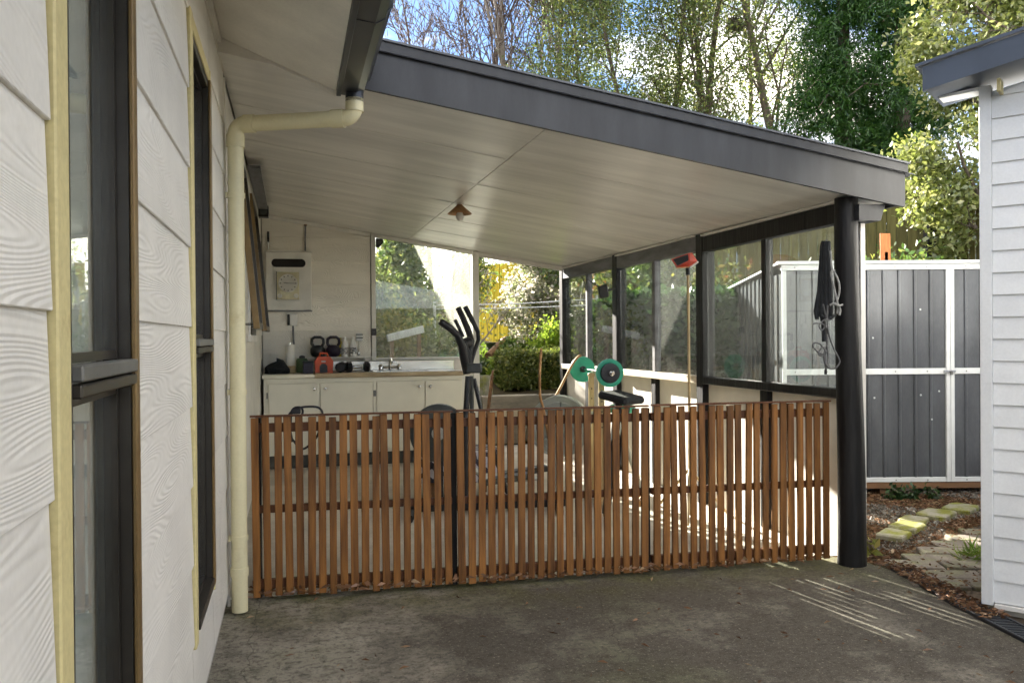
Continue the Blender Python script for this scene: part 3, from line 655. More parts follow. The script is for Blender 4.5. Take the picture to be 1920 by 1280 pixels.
MB().prism([(2.036, YB+.02, cz(2.036, YB)-.05), (3.04, YB+.02, cz(3.04, YB)-.05), (3.04, YB+.02, cz(3.04, YB)-.004), (2.036, YB+.02, cz(2.036, YB)-.004)], (0, .06, 0)).build('lintel', 'trim_white', sh)

# ------------------------------------------------------------------ slat fence
FA, FB = Vector((-.205, 4.285, 0)), Vector((2.965, 4.085, 0)); fd = (FB-FA).normalized(); fn = Vector((-fd.y, fd.x, 0))
slm = [None, None, None]
def fence_panel(s0, s1, label, posts, rails, dz=0):
    mid = FA+fd*((s0+s1)/2); f = thing('slat_fence_panel', mid, label, 'fence', 'slatted fence panels across the patio')
    nsl = round((s1-s0)/.0527); st = (s1-s0)/nsl
    for i in range(nsl):
        k = rng.randrange(3)
        if slm[k] is None:
            o = MB().obox((0, 0, .45), fd, fn, (0, 0, 1), .0176+.0008*k, .0085, .445, .002).build('slat', 'slat', f); slm[k] = o.data
            o.data.transform(Matrix.Translation(WL[f.name]))
        else:
            o = bpy.data.objects.new('slat', slm[k]); COL.objects.link(o); o.parent = f
        p = FA+fd*(s0+st*(i+.5))
        o.location = p-mid+Vector((0, 0, .015+rng.uniform(-.006, .006)+dz)); o.rotation_euler = Quaternion(fn, rng.gauss(0, .0055)).to_euler()
    for z, hh in rails:
        MB().obox(mid+fn*.026+Vector((0, 0, z)), fd, fn, (0, 0, 1), (s1-s0)/2-.004, .0165, hh, .003).build('rail', 'slat_rail', f)
    for s_ in posts:
        MB().obox(FA+fd*s_+fn*.066+Vector((0, 0, .455)), fd, fn, (0, 0, 1), .015, .0225, .45, .003).build('post', 'black_wood', f)
    MB().obox(mid+Vector((0, 0, .918+dz)), fd, fn, (0, 0, 1), (s1-s0)/2, .014, .0045, .001).build('cap', 'slat_rail', f)
RL = ((.858, .022), (.452, .018), (.080, .022))
fence_panel(.0, 1.008, 'left slatted timber fence panel starting beside the downpipe', (.03, 1.018), RL)
fence_panel(1.026, 2.078, 'middle slatted timber fence panel between the two dark gaps', (), RL, .003)
fence_panel(2.096, 3.17, 'right slatted timber fence panel ending at the round black post', (2.088,), RL, .006)

# ------------------------------------------------------------------ kitchen bench and what stands on it
YF = 8.50
kb = thing('kitchen_cabinet', (.72, 8.8, 0), 'long cream kitchen cabinet with sink bench against the back wall', 'cabinet')
MB().box(-.275, 1.725, YF+.02, 9.08, .14, .905).build('carcass', 'cabinet', kb)
MB().box(-.25, 1.70, YF+.07, 9.05, .006, .138).build('plinth', 'grey_plastic', kb)
def door(x0, x1, kx, label=None):
    d = MB().box(x0+.006, x1-.006, YF, YF+.018, .165, .855, .003).build('door', 'cabinet', kb)
    MB().lathe([(.006, 0), (.006, .012), (.015, .016), (.016, .022), (.008, .028)], (kx, YF-.001, .80), (0, -1, 0), 12).build('knob', 'chrome', d, True)
for hx in (-.243, .803, .817):
    for hz_ in (.25, .74): MB().box(hx-.006, hx+.006, YF-.004, YF+.004, hz_-.03, hz_+.03, .001).build('hinge', 'alu_grey', kb)
door(-.235, .265, .21); door(.265, .795, .32); door(.825, 1.325, 1.27); door(1.325, 1.715, 1.38)
MB().box(.797, .823, YF+.006, YF+.019, .145, .90).build('stile', 'cabinet', kb)
MB().box(-.272, 1.722, YF+.004, YF+.019, .865, .900).build('top_rail', 'cabinet', kb)
MB().box(-.29, .215, YF-.02, 9.07, .907, .945, .004).build('worktop', 'cabinet', kb)
MB().box(.217, 1.74, YF-.025, YF+.06, .907, .952, .004).build('bench_edge', 'counter_wood', kb)
MB().box(.217, .82, YF+.061, 9.07, .907, .950, .004).build('worktop', 'counter_wood', kb)
sk = MB(); sk.box(.822, 1.74, YF+.062, 8.62, .91, .954); sk.box(.822, 1.74, 8.98, 9.07, .91, .954); sk.box(.822, .95, 8.62, 8.98, .91, .954); sk.box(1.40, 1.74, 8.62, 8.98, .91, .954); sk.box(.95, 1.40, 8.62, 8.98, .912, .916); sk.build('sink', 'steel', kb)
MB().box(.28, 1.74, 9.055, 9.084, .955, 1.052, .003).build('splashback', 'steel', kb)
tp = MB(); tp.tube([(1.03, 9.02, .954), (1.03, 9.02, 1.04), (1.03, 8.98, 1.08), (1.03, 8.90, 1.07), (1.03, 8.86, 1.03)], .010, 8); tp.tube([(.93, 9.02, .985), (1.13, 9.02, .985)], .012, 8)
for xx in (.93, 1.13): tp.lathe([(.02, -.025), (.022, .02), (.010, .035)], (xx, 9.02, .985), n=10)
tag(tp.build('sink_tap', 'chrome', None, True), 'chrome mixer tap with two handles behind the sink', 'tap')
shf = thing('wall_shelf', (.57, 9.03, 1.09), 'narrow white shelf above the splashback holding bottles', 'shelf'); MB().box(.16, .835, 8.96, 9.086, 1.088, 1.104, .002).build('shelf_board', 'trim_white', shf)
for xx in (.25, .75): MB().box(xx, xx+.015, 8.97, 9.086, 1.058, 1.087).build('bracket', 'trim_white', shf)
# kettlebells
def kettlebell(x, y, z, lab, m):
    k = thing('kettlebell', (x, y, z), lab, 'kettlebell', 'kettlebells on the shelf')
    MB().lathe([(.035, 0), (.060, .012), (.078, .05), (.076, .085), (.055, .118), (.02, .128)], (x, y, z), n=16).build('bell', m, k, True)
    MB().tube([(x-.035, y, z+.10), (x-.062, y, z+.145), (x-.058, y, z+.19), (x-.03, y, z+.21), (x+.03, y, z+.21), (x+.058, y, z+.19), (x+.062, y, z+.145), (x+.035, y, z+.10)], .016, 8).build('handle', m, k, True)
kettlebell(.262, 9.0, 1.105, 'black kettlebell on the shelf, left of the two', 'black')
kettlebell(.425, 9.0, 1.105, 'dark purple kettlebell on the shelf, beside the yellow bottle', 'purple_black')
def bottle(x, y, z, lab, m, s=1, cap='white_plastic'):
    b = thing('bottle', (x, y, z), lab, 'bottle', 'bottles on the shelf')
    MB().lathe([(.030*s, 0), (.036*s, .006), (.036*s, .12*s), (.030*s, .15*s), (.016*s, .175*s), (.014*s, .185*s)], (x, y, z), n=16).build('body', m, b, True)
    MB().lathe([(.0165*s, 0), (.0165*s, .022), (.013*s, .026)], (x, y, z+.186*s), n=12).build('cap', cap, b, True)
    MB().lathe([(.0366*s, 0), (.0366*s, .07*s)], (x, y, z+.03*s), n=16).build('sticker', 'label_print', b, True)
bottle(.545, 9.0, 1.105, 'white plastic bottle on the shelf beside the yellow bottle', 'white_plastic')
bottle(.632, 9.0, 1.105, 'white plastic bottle on the shelf beside the utensil holder', 'white_plastic')
bottle(.497, 9.035, 1.105, 'yellow bottle half hidden behind the white bottles', 'yellow', .95, 'yellow')
uh = thing('utensil_holder', (.70, 9.04, 1.105), 'white wall utensil holder with a hanging ladle beside the window', 'utensil holder')
MB().box(.672, .735, 9.06, 9.085, 1.27, 1.36, .004).build('holder', 'white_plastic', uh); MB().box(.668, .74, 9.04, 9.06, 1.30, 1.312).build('slot', 'grey_plastic', uh); MB().box(.668, .74, 9.04, 9.06, 1.335, 1.345).build('slot', 'grey_plastic', uh)
MB().tube([(.695, 9.05, 1.27), (.695, 9.05, 1.15)], .005, 6).build('stem', 'steel', uh); MB().lathe([(.012, 0), (.024, .012), (.022, .03)], (.695, 9.05, 1.12), n=12).build('ladle', 'steel', uh, True)
# dumbbells: two on the bench, one lying in the tool case
def dumbbell(c, ax, lab):
    c, ax = Vector(c), Vector(ax).normalized(); d = thing('dumbbell', c-Vector((0, 0, .055)), lab, 'dumbbell', 'dumbbells on the bench')
    MB().tube([c-ax*.075, c-ax*.03, c+ax*.03, c+ax*.075], [.014, .017, .017, .014], 10).build('grip', 'chrome', d, True)
    for s_ in (-1, 1): MB().lathe([(.035, 0), (.053, .012), (.055, .05), (.040, .065)], c+ax*.06*s_, ax*s_, 8).build('head', 'black', d)
dumbbell((.49, 8.70, 1.005), (.15, 1, 0), 'black dumbbell lying end-on next to the red tool case')
dumbbell((.66, 8.72, 1.005), (1, .15, 0), 'black dumbbell lying sideways with its silver grip showing')
tb = thing('tool_case', (.30, 8.7, .95), 'red plastic tool case standing on the wooden bench end', 'case')
MB().prism([(.225, 8.62, .951), (.40, 8.62, .951), (.405, 8.62, 1.07), (.375, 8.62, 1.115), (.25, 8.62, 1.115), (.22, 8.62, 1.07)], (0, .16, 0)).build('body', 'orange_red', tb)
MB().tube([(.27, 8.70, 1.112), (.28, 8.70, 1.15), (.345, 8.70, 1.15), (.355, 8.70, 1.112)], .010, 8).build('handle', 'orange_red', tb, True); MB().prism([(.27, 8.612, .955), (.345, 8.612, .955), (.345, 8.612, 1.02), (.325, 8.612, 1.045), (.29, 8.612, 1.045), (.27, 8.612, 1.02)], (0, .007, 0)).build('recess', 'black', tb); MB().box(.285, .33, 8.610, 8.619, 1.062, 1.074, .002).build('badge', 'white_plastic', tb)
cn = thing('storage_box', (.16, 8.72, .946), 'dark maroon box squeezed beside the red tool case', 'box'); MB().box(.105, .205, 8.62, 8.80, .946, 1.055, .004).build('body', 'purple_black', cn); MB().box(.10, .21, 8.615, 8.805, 1.056, 1.072, .003).build('lid', 'grey_plastic', cn)
gk = thing('green_canister', (.10, 8.95, .946), 'dull green canister behind the boxes on the bench', 'canister'); MB().lathe([(.055, 0), (.06, .01), (.06, .13), (.045, .15)], (.10, 8.95, .946), n=16).build('body', 'bottle_green', gk, True); MB().lathe([(.03, 0), (.032, .02), (.01, .03)], (.10, 8.95, 1.0965), n=12).build('lid', 'grey_plastic', gk, True)
pr = thing('paper_towel_roll', (-.02, 8.86, .946), 'white paper towel roll standing on a brown pot on the bench', 'paper towel'); MB().lathe([(.04, .075), (.047, .078), (.047, .29), (.044, .293), (.018, .293)], (-.02, 8.86, .946), n=20).build('roll', 'paper', pr, True); MB().lathe([(.008, 0), (.008, .02)], (-.02, 8.86, 1.24), n=8).build('rod', 'chrome', pr)
bpot = thing('brown_pot', (-.02, 8.86, .946), 'small brown pot under the paper towel roll', 'pot'); MB().lathe([(.04, 0), (.052, .006), (.055, .066), (.05, .074)], (-.02, 8.86, .946), n=16).build('body', 'tan_tube', bpot, True)
bag = thing('cloth_bag', (-.16, 8.75, .946), 'slumped black cloth bag on the left end of the bench', 'bag')
m = MB(); ns, nr = 18, 7; vv = []
for j in range(nr+1):
    t = j/nr
    for i in range(ns):
        a = 2*math.pi*i/ns; w = (1-t**2.2)**.5 if t < 1 else 0
        vv.append((-.155+math.cos(a)*.125*w*(1+.08*math.sin(3*a+j)), 8.76+math.sin(a)*.12*w*(1+.1*math.sin(2*a+1.3*j)), .947+.125*t+.018*math.sin(a*2+.6)*t+(.02*math.cos(a)*t)))
m.add(vv, [(j*ns+i, j*ns+(i+1) % ns, (j+1)*ns+(i+1) % ns, (j+1)*ns+i) for j in range(nr) for i in range(ns)]+[tuple(range(ns))[::-1]]); m.build('body', 'black_soft', bag, True)
MB().tube([(-.24, 8.66, 1.0), (-.22, 8.63, .96), (-.12, 8.62, .965), (-.07, 8.65, 1.0)], .008, 6).build('strap', 'black', bag, True)
# clock board on the wall
wb = thing('wall_panel', (-.03, 9.06, 1.6), 'white wall panel with a black oval slot holding a square clock', 'panel')
MB().box(-.262, .205, 9.045, 9.086, 1.60, 2.215, .004).build('board', 'trim_white', wb)
sl = []
for i in range(24):
    a = 2*math.pi*i/24; sl.append((-.028+(.13 if math.cos(a) > 0 else -.13)+math.cos(a)*.044, 9.0435, 2.10+math.sin(a)*.044))
MB().prism(sl, (0, -.002, 0)).build('slot', 'dark_glass', wb); MB().box(-.27, .213, 9.04, 9.086, 2.217, 2.230).build('ledge', 'trim_white', wb); MB().box(-.265, .21, 9.036, 9.086, 1.588, 1.599).build('ledge', 'grey_and_lit_wood', wb)
ck = thing('wall_clock', (-.04, 9.04, 1.70), 'square gold wall clock with a round pale dial', 'clock')
MB().box(-.152, .078, 9.025, 9.0405, 1.715, 2.005, .003).build('case', 'gold', ck); MB().box(-.156, -.148, 9.020, 9.0405, 1.712, 2.008).build('edge', 'black', ck)
cc = Vector((-.035, 9.0245, 1.885)); MB().lathe([(.097, 0), (.097, .003)], cc, (0, -1, 0), 32).build('dial', 'dial', ck)
for i in range(12):
    a = 2*math.pi*i/12; p = cc+Vector((math.sin(a)*.078, -.0036, math.cos(a)*.078)); MB().obox(p, (math.cos(a), 0, -math.sin(a)), (0, 1, 0), (math.sin(a), 0, math.cos(a)), .005, .0006, .008).build('hour_mark', 'black', ck)
MB().bar(cc+Vector((0, -.005, 0)), cc+Vector((.07, -.005, 0)), .001, .006).build('hand', 'black', ck); MB().bar(cc+Vector((0, -.0065, 0)), cc+Vector((-.045, -.0065, .006)), .001, .007).build('hand', 'black', ck)
for xx in (-.12, .045): MB().lathe([(.024, 0), (.022, .003)], (xx, 9.0245, 1.753), (0, -1, 0), 16).build('small_dial', 'dial', ck)
pk = thing('wall_rod', (-.232, 9.07, 2.24), 'thin black and steel rod standing above the wall panel', 'rod'); MB().tube([(-.232, 9.07, 2.245), (-.232, 9.07, 2.32)], .008, 8).build('shaft', 'chrome', pk, True); MB().tube([(-.232, 9.07, 2.321), (-.232, 9.07, 2.43)], .011, 8).build('grip', 'black', pk, True)
cd = thing('electric_conduit', (.15, 9.08, 2.24), 'grey wiring conduit running from ceiling to the wall panel', 'conduit'); MB().tube([(.145, 9.075, 2.232), (.145, 9.075, 2.36), (.15, 9.075, cz(.15, 9.075)-.05)], .008, 8).build('pipe', 'grey_and_lit_wood', cd, True); MB().lathe([(.016, 0), (.016, .012)], (.15, 9.075, cz(.15, 9.075)-.05), n=10).build('cap', 'brown_wood', cd)
so_ = thing('power_socket', (.015, 9.07, 1.45), 'white power socket box with a cable below on the back wall', 'socket'); MB().box(-.02, .055, 9.05, 9.086, 1.44, 1.565, .004).build('box', 'white_plastic', so_); MB().box(-.045, -.021, 9.058, 9.086, 1.445, 1.56, .003).build('plug', 'grey_plastic', so_)
MB().tube([(.012, 9.075, 1.438), (.014, 9.075, 1.3), (.02, 9.075, 1.24)], .009, 8).build('cable', 'grey_and_lit_wood', so_, True)
bx = thing('black_switch_box', (.865, 9.06, 1.33), 'small black box fixed to the window frame', 'switch'); MB().box(.835, .885, 9.035, 9.073, 1.33, 1.405, .004).build('case', 'black', bx); MB().lathe([(.010, 0), (.008, .008)], (.86, 9.034, 1.368), (0, -1, 0), 10).build('button', 'grey_plastic', bx)
wsp = thing('small_wall_speaker', (.92, 9.0, 2.28), 'small black speaker at the top left corner of the back window', 'speaker'); MB().prism([(.888, 9.03, 2.285), (.925, 9.03, 2.285), (.965, 9.03, 2.33), (.965, 9.03, 2.385-.01), (.888, 9.03, 2.392-.01)], (0, .045, 0)).build('case', 'black', wsp); MB().lathe([(.02, 0), (.018, .003)], (.92, 9.029, 2.335), (0, -1, 0), 12).build('cone', 'grey_plastic', wsp)
cs = thing('ceiling_corner_speaker', (-.24, 8.2, 2.46), 'black speaker box high in the left ceiling corner', 'speaker'); MB().box(-.297, -.205, 8.15, 8.27, 2.455, 2.56, .004).build('case', 'black', cs); MB().lathe([(.034, 0), (.030, .004)], (-.25, 8.149, 2.507), (0, -1, 0), 14).build('cone', 'grey_plastic', cs); MB().box(-.297, -.21, 6.2, 8.14, 2.525, 2.545).build('cable_tray', 'grey_and_lit_wood', cs)

# ------------------------------------------------------------------ ceiling lamp
lx, ly = 1.285, 6.40; lz = cz(lx, ly)
lp = thing('ceiling_lamp', (lx, ly, lz), 'rusty metal cone lamp with a bare bulb under the patio ceiling', 'lamp')
MB().lathe([(.03, -.012), (.03, -.002)], (lx, ly, lz), n=14).build('rose', 'trim_white', lp, True)
MB().lathe([(.020, -.013), (.024, -.02), (.096, -.085), (.097, -.088), (.093, -.087), (.020, -.024)], (lx, ly, lz), n=20).build('shade', 'rust_tube', lp, True)
MB().lathe([(.012, -.03), (.014, -.06), (.030, -.095), (.032, -.115), (.022, -.135), (.004, -.143)], (lx, ly, lz), n=16).build('bulb', 'white_plastic', lp, True)

# ------------------------------------------------------------------ gym machines
def P3(px, py, d): return D(px, py, d)
el = thing('elliptical_trainer', (1.24, 5.9, 0), 'black elliptical trainer with forked handles standing behind the fence', 'exercise machine')
MB().tube([P3(826, 603, 5.75), P3(843, 614, 5.78), P3(858, 628, 5.82), P3(867, 650, 5.88), P3(872, 680, 5.92), P3(876, 694, 5.95)], [.024, .027, .025, .030, .028, .026], 10).build('handle', 'black', el, True)
MB().tube([P3(859, 577, 6.12), P3(868, 596, 6.1), P3(879, 622, 6.08), P3(884, 640, 6.05), P3(879, 668, 6.0), P3(877, 692, 5.98)], [.022, .022, .024, .024, .024, .026], 10).build('handle', 'black', el, True)
MB().tube([P3(872, 575, 6.25), P3(882, 594, 6.24), P3(896, 622, 6.22), P3(897, 638, 6.2), P3(889, 660, 6.15), P3(882, 682, 6.1)], [.020, .020, .016, .016, .016, .018], 10).build('arm', 'black', el, True)
MB().tube([P3(853, 599, 5.9), P3(861, 615, 5.9), P3(868, 632, 5.9)], [.013, .013, .015], 8).build('arm', 'black', el, True)
MB().tube([P3(866, 640, 5.93), P3(872, 665, 5.95), P3(876, 700, 5.97)], [.035, .045, .03], 10).build('fork', 'black', el, True)
MB().tube([P3(862, 645, 5.95), P3(879, 640, 6.0), P3(884, 640, 6.05)], [.03, .035, .022], 10).build('yoke', 'black', el, True)
cpos = P3(889, 690, 5.93); MB().obox(cpos, Vector((.97, -.24, 0)), Vector((.24, .97, 0)), (0, 0, 1), .057, .05, .034, .01).build('console', 'grey_plastic', el)
b0 = P3(878, 705, 5.95)
MB().tube([b0, (b0.x-.02, b0.y, .75), (b0.x-.03, b0.y, .10)], [.022, .022, .024], 10).build('column', 'black', el, True)
MB().tube([b0+Vector((.03, .03, 0)), (b0.x+.035, b0.y+.05, .75), (b0.x+.05, b0.y+.08, .12)], [.016]*3, 8).build('column', 'grey_plastic', el, True)
MB().tube([b0+Vector((.05, .04, -.02)), (b0.x+.115, b0.y+.02, .70), (b0.x+.30, b0.y, .12)], [.016]*3, 8).build('column', 'black', el, True)
fw = D(823, 811, 6.1); ax = Vector((.257, .966, 0))
MB().lathe([(.19, -.055), (.212, -.04), (.212, .04), (.19, .055)], fw, ax, 36).build('flywheel_cover', 'grey_plastic', el, True)
MB().lathe([(.05, -.06), (.045, -.07)], fw, ax, 16).build('hub', 'fan_grey', el, True)
MB().bar((fw.x-.25, fw.y, .06), (b0.x+.75, fw.y-.12, .06), .06, .06, .006).build('base_bar', 'black', el)
for q in ((fw.x-.2, fw.y), (b0.x+.7, fw.y-.1)): MB().bar((q[0]-.06, q[1]-.25, .03), (q[0]+.06, q[1]+.25, .03), .05, .05, .006).build('foot', 'black', el)
MB().bar((fw.x, fw.y, .10), fw, .05, .06, .005).build('wheel_stay', 'black', el)
for yy, xx in ((-.14, .10), (.14, .32)): MB().obox((fw.x+.35+xx, fw.y+yy-.06, .27), (1, 0, .1), (0, 1, 0), (-.1, 0, 1), .19, .06, .02, .008).build('pedal', 'grey_plastic', el)
for yy in (-.14, .14): MB().tube([(fw.x+.05, fw.y+yy-.05, fw.z-.12), (fw.x+.35, fw.y+yy-.05, .25), (fw.x+.7, fw.y+yy-.05, .26)], .018, 8).build('pedal_arm', 'fan_grey', el, True)

fb = thing('fan_bike', (2.06, 6.2, 0), 'old exercise bike with wire fan cage and curved brown handle bars', 'exercise bike')
fc = D(1050, 798, 6.55); ax = Vector((.45, .89, 0)).normalized(); fu = Vector((.89, -.45, 0)); up = Vector((0, 0, 1))
for s_ in (-.05, .05):
    for r_ in (.235, .19, .145, .10, .05):
        n_ = 30; MB().tube([fc+ax*s_*(1 if r_ > .2 else 1.25)+fu*r_*math.cos(2*math.pi*i/n_)+up*r_*math.sin(2*math.pi*i/n_) for i in range(n_)], .0045 if r_ < .22 else .009, 5, closed=True).build('cage_ring', 'fan_grey', fb, True)
MB().lathe([(.225, -.008), (.240, -.008), (.240, .045), (.225, .045)], fc, ax, 36).build('shroud', 'fan_grey', fb, True)
for i in range(8):
    a = 2*math.pi*i/8; dd = fu*math.cos(a)+up*math.sin(a); MB().obox(fc+dd*.11, dd, (ax+dd.cross(ax)*.6).normalized(), dd.cross(ax), .085, .035, .003).build('fan_blade', 'fan_grey', fb)
MB().tube(curve([P3(1015, 653, 6.4), P3(1013, 680, 6.4), P3(1012, 707, 6.4), P3(1013, 744, 6.42), P3(1019, 767, 6.44), P3(1030, 830, 6.46)]), .0105, 8).build('handle_bar', 'rust_tube', fb, True)
MB().tube(curve([P3(1090, 667, 6.75), P3(1085, 668, 6.75), P3(1073, 683, 6.72), P3(1053, 722, 6.68), P3(1038, 751, 6.65), P3(1034, 770, 6.62), P3(1036, 830, 6.6)]), .0105, 8).build('handle_bar', 'rust_tube', fb, True)
fg = Vector((fc.x, fc.y, 0))
MB().tube([fg+Vector((-.05, 0, .06)), fc-Vector((0, 0, .05)), fc+Vector((.22, -.08, .10)), fc+Vector((.42, -.15, .06))], .02, 8).build('frame', 'fan_grey', fb, True)
MB().tube([fg+Vector((.62, -.2, .05)), fc+Vector((.42, -.15, .06)), fc+Vector((.45, -.17, .16))], .02, 8).build('frame', 'fan_grey', fb, True)
MB().tube([fg+Vector((-.05, 0, .06)), fg+Vector((.62, -.2, .05))], .02, 8).build('frame', 'rust_tube', fb, True)
MB().lathe([(.05, 0), (.11, .01), (.12, .04), (.08, .07), (.02, .075)], fc+Vector((.45, -.17, .10)), n=14).build('seat', 'green_plate', fb, True)
for q in (fg+Vector((-.05, 0, .025)), fg+Vector((.62, -.2, .025))): MB().bar(q-ax*.24, q+ax*.24, .045, .045, .005).build('foot', 'rust_tube', fb)

pl = P3(1143, 699, 6.15); pf = P3(1092, 692, 7.0); bd = (pl-pf).normalized()
wr = thing('weight_bench', (pl.x, 6.3, 0), 'weight bench with drilled tan uprights and a dark padded seat', 'weight bench')
br = pf+(pl-pf)*.35; bl = pf+(pl-pf)*.72
for q, nm in ((br, 'a'), (bl, 'b')):
    w = MB().obox((q.x, q.y, (q.z-.02)/2), (.97, -.24, 0), (.24, .97, 0), (0, 0, 1), .021, .021, (q.z-.02)/2, .003).build('upright', 'tan_tube', wr)
    for z_ in (.60, .72, .80, .88): MB().lathe([(.006, 0), (.006, .002)], (q.x-.005, q.y-.0225, z_), (-.24, -.97, 0), 8).build('hole', 'black', w)
    MB().obox((q.x, q.y, q.z-.035), (.97, -.24, 0), (.24, .97, 0), (0, 0, 1), .026, .03, .012, .003).build('cradle', 'tan_tube', wr)
MB().bar((br.x, br.y, .05), (bl.x, bl.y, .05), .04, .04, .004).build('base_bar', 'tan_tube', wr)
s0 = P3(1138, 738, 5.95); s1 = P3(1192, 752, 5.75)
MB().bar(s0, s1, .22, .055, .018, ).build('seat_pad', 'black_soft', wr)
MB().bar((s0+s1)/2+Vector((-.02, 0, -.03)), (((s0+s1)/2).x-.12, ((s0+s1)/2).y, .05), .04, .05, .004).build('seat_leg', 'black', wr)
MB().bar((s0+s1)/2+Vector((.05, 0, -.03)), (((s0+s1)/2).x-.03, ((s0+s1)/2).y-.04, .40), .03, .04, .004).build('seat_leg', 'black', wr)
MB().bar((bl.x, bl.y, .06), (((s0+s1)/2).x-.12, ((s0+s1)/2).y, .05), .04, .04, .004).build('base_bar', 'tan_tube', wr)
bb = thing('barbell', (pl.x, pl.y, pl.z), 'barbell resting on the bench uprights with green weight plates', 'barbell')
MB().tube([pf-bd*.10, pl+bd*.10], .012, 10).build('bar', 'chrome', bb, True)
tag(MB().lathe([(.03, -.012), (.098, -.012), (.105, -.006), (.105, .008), (.085, .012), (.07, .007), (.03, .007)], pl, bd, 36).build('plate', 'green_plate', bb, True), 'green near plate')
MB().lathe([(.072, .013), (.075, .018), (.072, .030), (.05, .033), (.02, .030)], pl, bd, 30).build('inner_plate', 'black', bb, True); MB().lathe([(.02, .034), (.02, .06), (.014, .065)], pl, bd, 14).build('collar', 'chrome', bb, True)
tag(MB().lathe([(.03, -.012), (.098, -.012), (.108, -.006), (.108, .008), (.08, .012), (.06, .007), (.03, .012)], pf, bd, 36).build('plate', 'green_plate', bb, True), 'green far plate')
MB().lathe([(.026, .013), (.026, .04)], pf, bd, 16).build('collar', 'black', bb, True)

wl_ = thing('work_light', (2.735, 5.38, 0), 'red work light on a tall tan pole beside the side windows', 'work light')
wp = D(1290, 505, 5.9)
MB().tube([(wp.x, wp.y, .02), (wp.x+.003, wp.y, .9), (wp.x, wp.y, wp.z-.03)], .0095, 10).build('pole', 'tan_tube', wl_, True)
MB().lathe([(.016, 0), (.016, .06)], (wp.x, wp.y, wp.z-.04), n=10).build('clamp', 'black', wl_, True)
for a in (0, 2.1, 4.2): MB().tube([(wp.x, wp.y, .35), (wp.x+.3*math.cos(a), wp.y+.3*math.sin(a), .015)], .010, 6).build('leg', 'tan_tube', wl_, True)
aR, aF = Vector((.966, -.257, 0)), Vector((.257, .966, 0))
def lamp_pt(px, py, d): return D(px, py, d)
H1 = [lamp_pt(1258, 486, 5.80), lamp_pt(1293, 474, 5.80), lamp_pt(1294, 489, 5.80), lamp_pt(1268, 501, 5.80)]
H2 = [lamp_pt(1274, 482, 5.97), lamp_pt(1298, 474, 5.97), lamp_pt(1308, 490, 5.97), lamp_pt(1292, 501, 5.97)]
MB().add(H1+H2, [(3, 2, 1, 0), (4, 5, 6, 7), (0, 1, 5, 4), (1, 2, 6, 5), (2, 3, 7, 6), (3, 0, 4, 7)]).build('housing', 'red', wl_)
cH = sum(H1, Vector())/4; MB().add([cH+(p-cH)*.8-aF*.003 for p in H1], [(0, 1, 2, 3)]).build('lens', 'dark_glass', wl_)
MB().bar(H2[2]+Vector((0, 0, -.004)), H2[3]+Vector((0, 0, -.004)), .05, .014, .003).build('bracket', 'white_plastic', wl_)
MB().bar(H1[3]+Vector((0, 0, -.006)), (H1[2]*.3+H1[3]*.7)+Vector((.06, 0, -.012)), .03, .008).build('visor', 'rust_tube', wl_)

spk = thing('post_speaker', (2.99, 7.66, 1.70), 'small tilted black speaker on a bracket by the second black post', 'speaker')
sp = D(1131, 547, 8.05); MB().obox(sp, Vector((.95, -.25, .2)).normalized(), Vector((.257, .966, 0)), Vector((-.2, .0, .98)).normalized(), .046, .05, .062, .01).build('case', 'black', spk); MB().bar(sp, (3.04, 7.52, sp.z+.03), .02, .02).build('bracket', 'black', spk); MB().tube([sp+Vector((-.03, 0, .03)), sp+Vector((-.10, .03, .09)), sp+Vector((-.15, .06, .13))], .005, 6).build('cable', 'cord_dark', spk)

st = thing('covered_stool', (1.35, 6.75, 0), 'low stool draped with a blue and white striped cloth behind the slats', 'stool')
sc = D(860, 870, 6.75); cx_, cy_ = sc.x, sc.y
m = MB(); nn_ = 48; prof = [(.30, .40), (.325, .385), (.335, .30), (.345, .15)]
vv = []
for j, (r_, z_) in enumerate(prof):
    for i in range(nn_):
        a = 2*math.pi*i/nn_; k = (abs(math.cos(a))**6+abs(math.sin(a))**6)**(-1/6); wv = .015*math.sin(a*14)*(j/3)
        vv.append((cx_+math.cos(a)*k*(r_+wv), cy_+math.sin(a)*k*(r_*.6+wv), z_+(.012*math.sin(a*5) if j == 3 else 0)))
m.add(vv, [(j*nn_+i, (j+1)*nn_+i, (j+1)*nn_+(i+1) % nn_, j*nn_+(i+1) % nn_) for j in range(3) for i in range(nn_)]+[tuple(range(nn_))]); m.build('cloth', 'striped_cloth', st, True)
for i in (-1, 1):
    for j in (-1, 1): MB().box(cx_+i*.24-.02, cx_+i*.24+.02, cy_+j*.13-.02, cy_+j*.13+.02, .006, .395).build('leg', 'brown_wood', st)
cb = thing('cable_coil', (.06, 4.32, .88), 'loop of black cable hooked over the left fence panel', 'cable')
c0 = FA+fd*.20+fn*.05
MB().tube(curve([c0+Vector((0, 0, .78)), c0+Vector((-.02, .0, .90)), c0+Vector((.015, -.0, .945)), c0+Vector((.08, .01, .955)), c0+Vector((.135, .015, .945)), c0+Vector((.15, .01, .90)), c0+Vector((.12, .01, .80)), c0+Vector((.05, .01, .74)), c0+Vector((0, .012, .79))]), .006, 7).build('loop', 'black', cb, True)
MB().tube(curve([c0+Vector((-.01, .012, .86)), c0+Vector((.0, .012, .94)), c0+Vector((.04, .012, .952)), c0+Vector((.05, .02, .92)), c0+Vector((.01, .02, .85))]), .006, 7).build('loop', 'black', cb, True)
MB().obox(c0+Vector((.02, .0, .935)), fd, fn, (0, 0, 1), .022, .012, .014, .004).build('plug', 'black', cb)

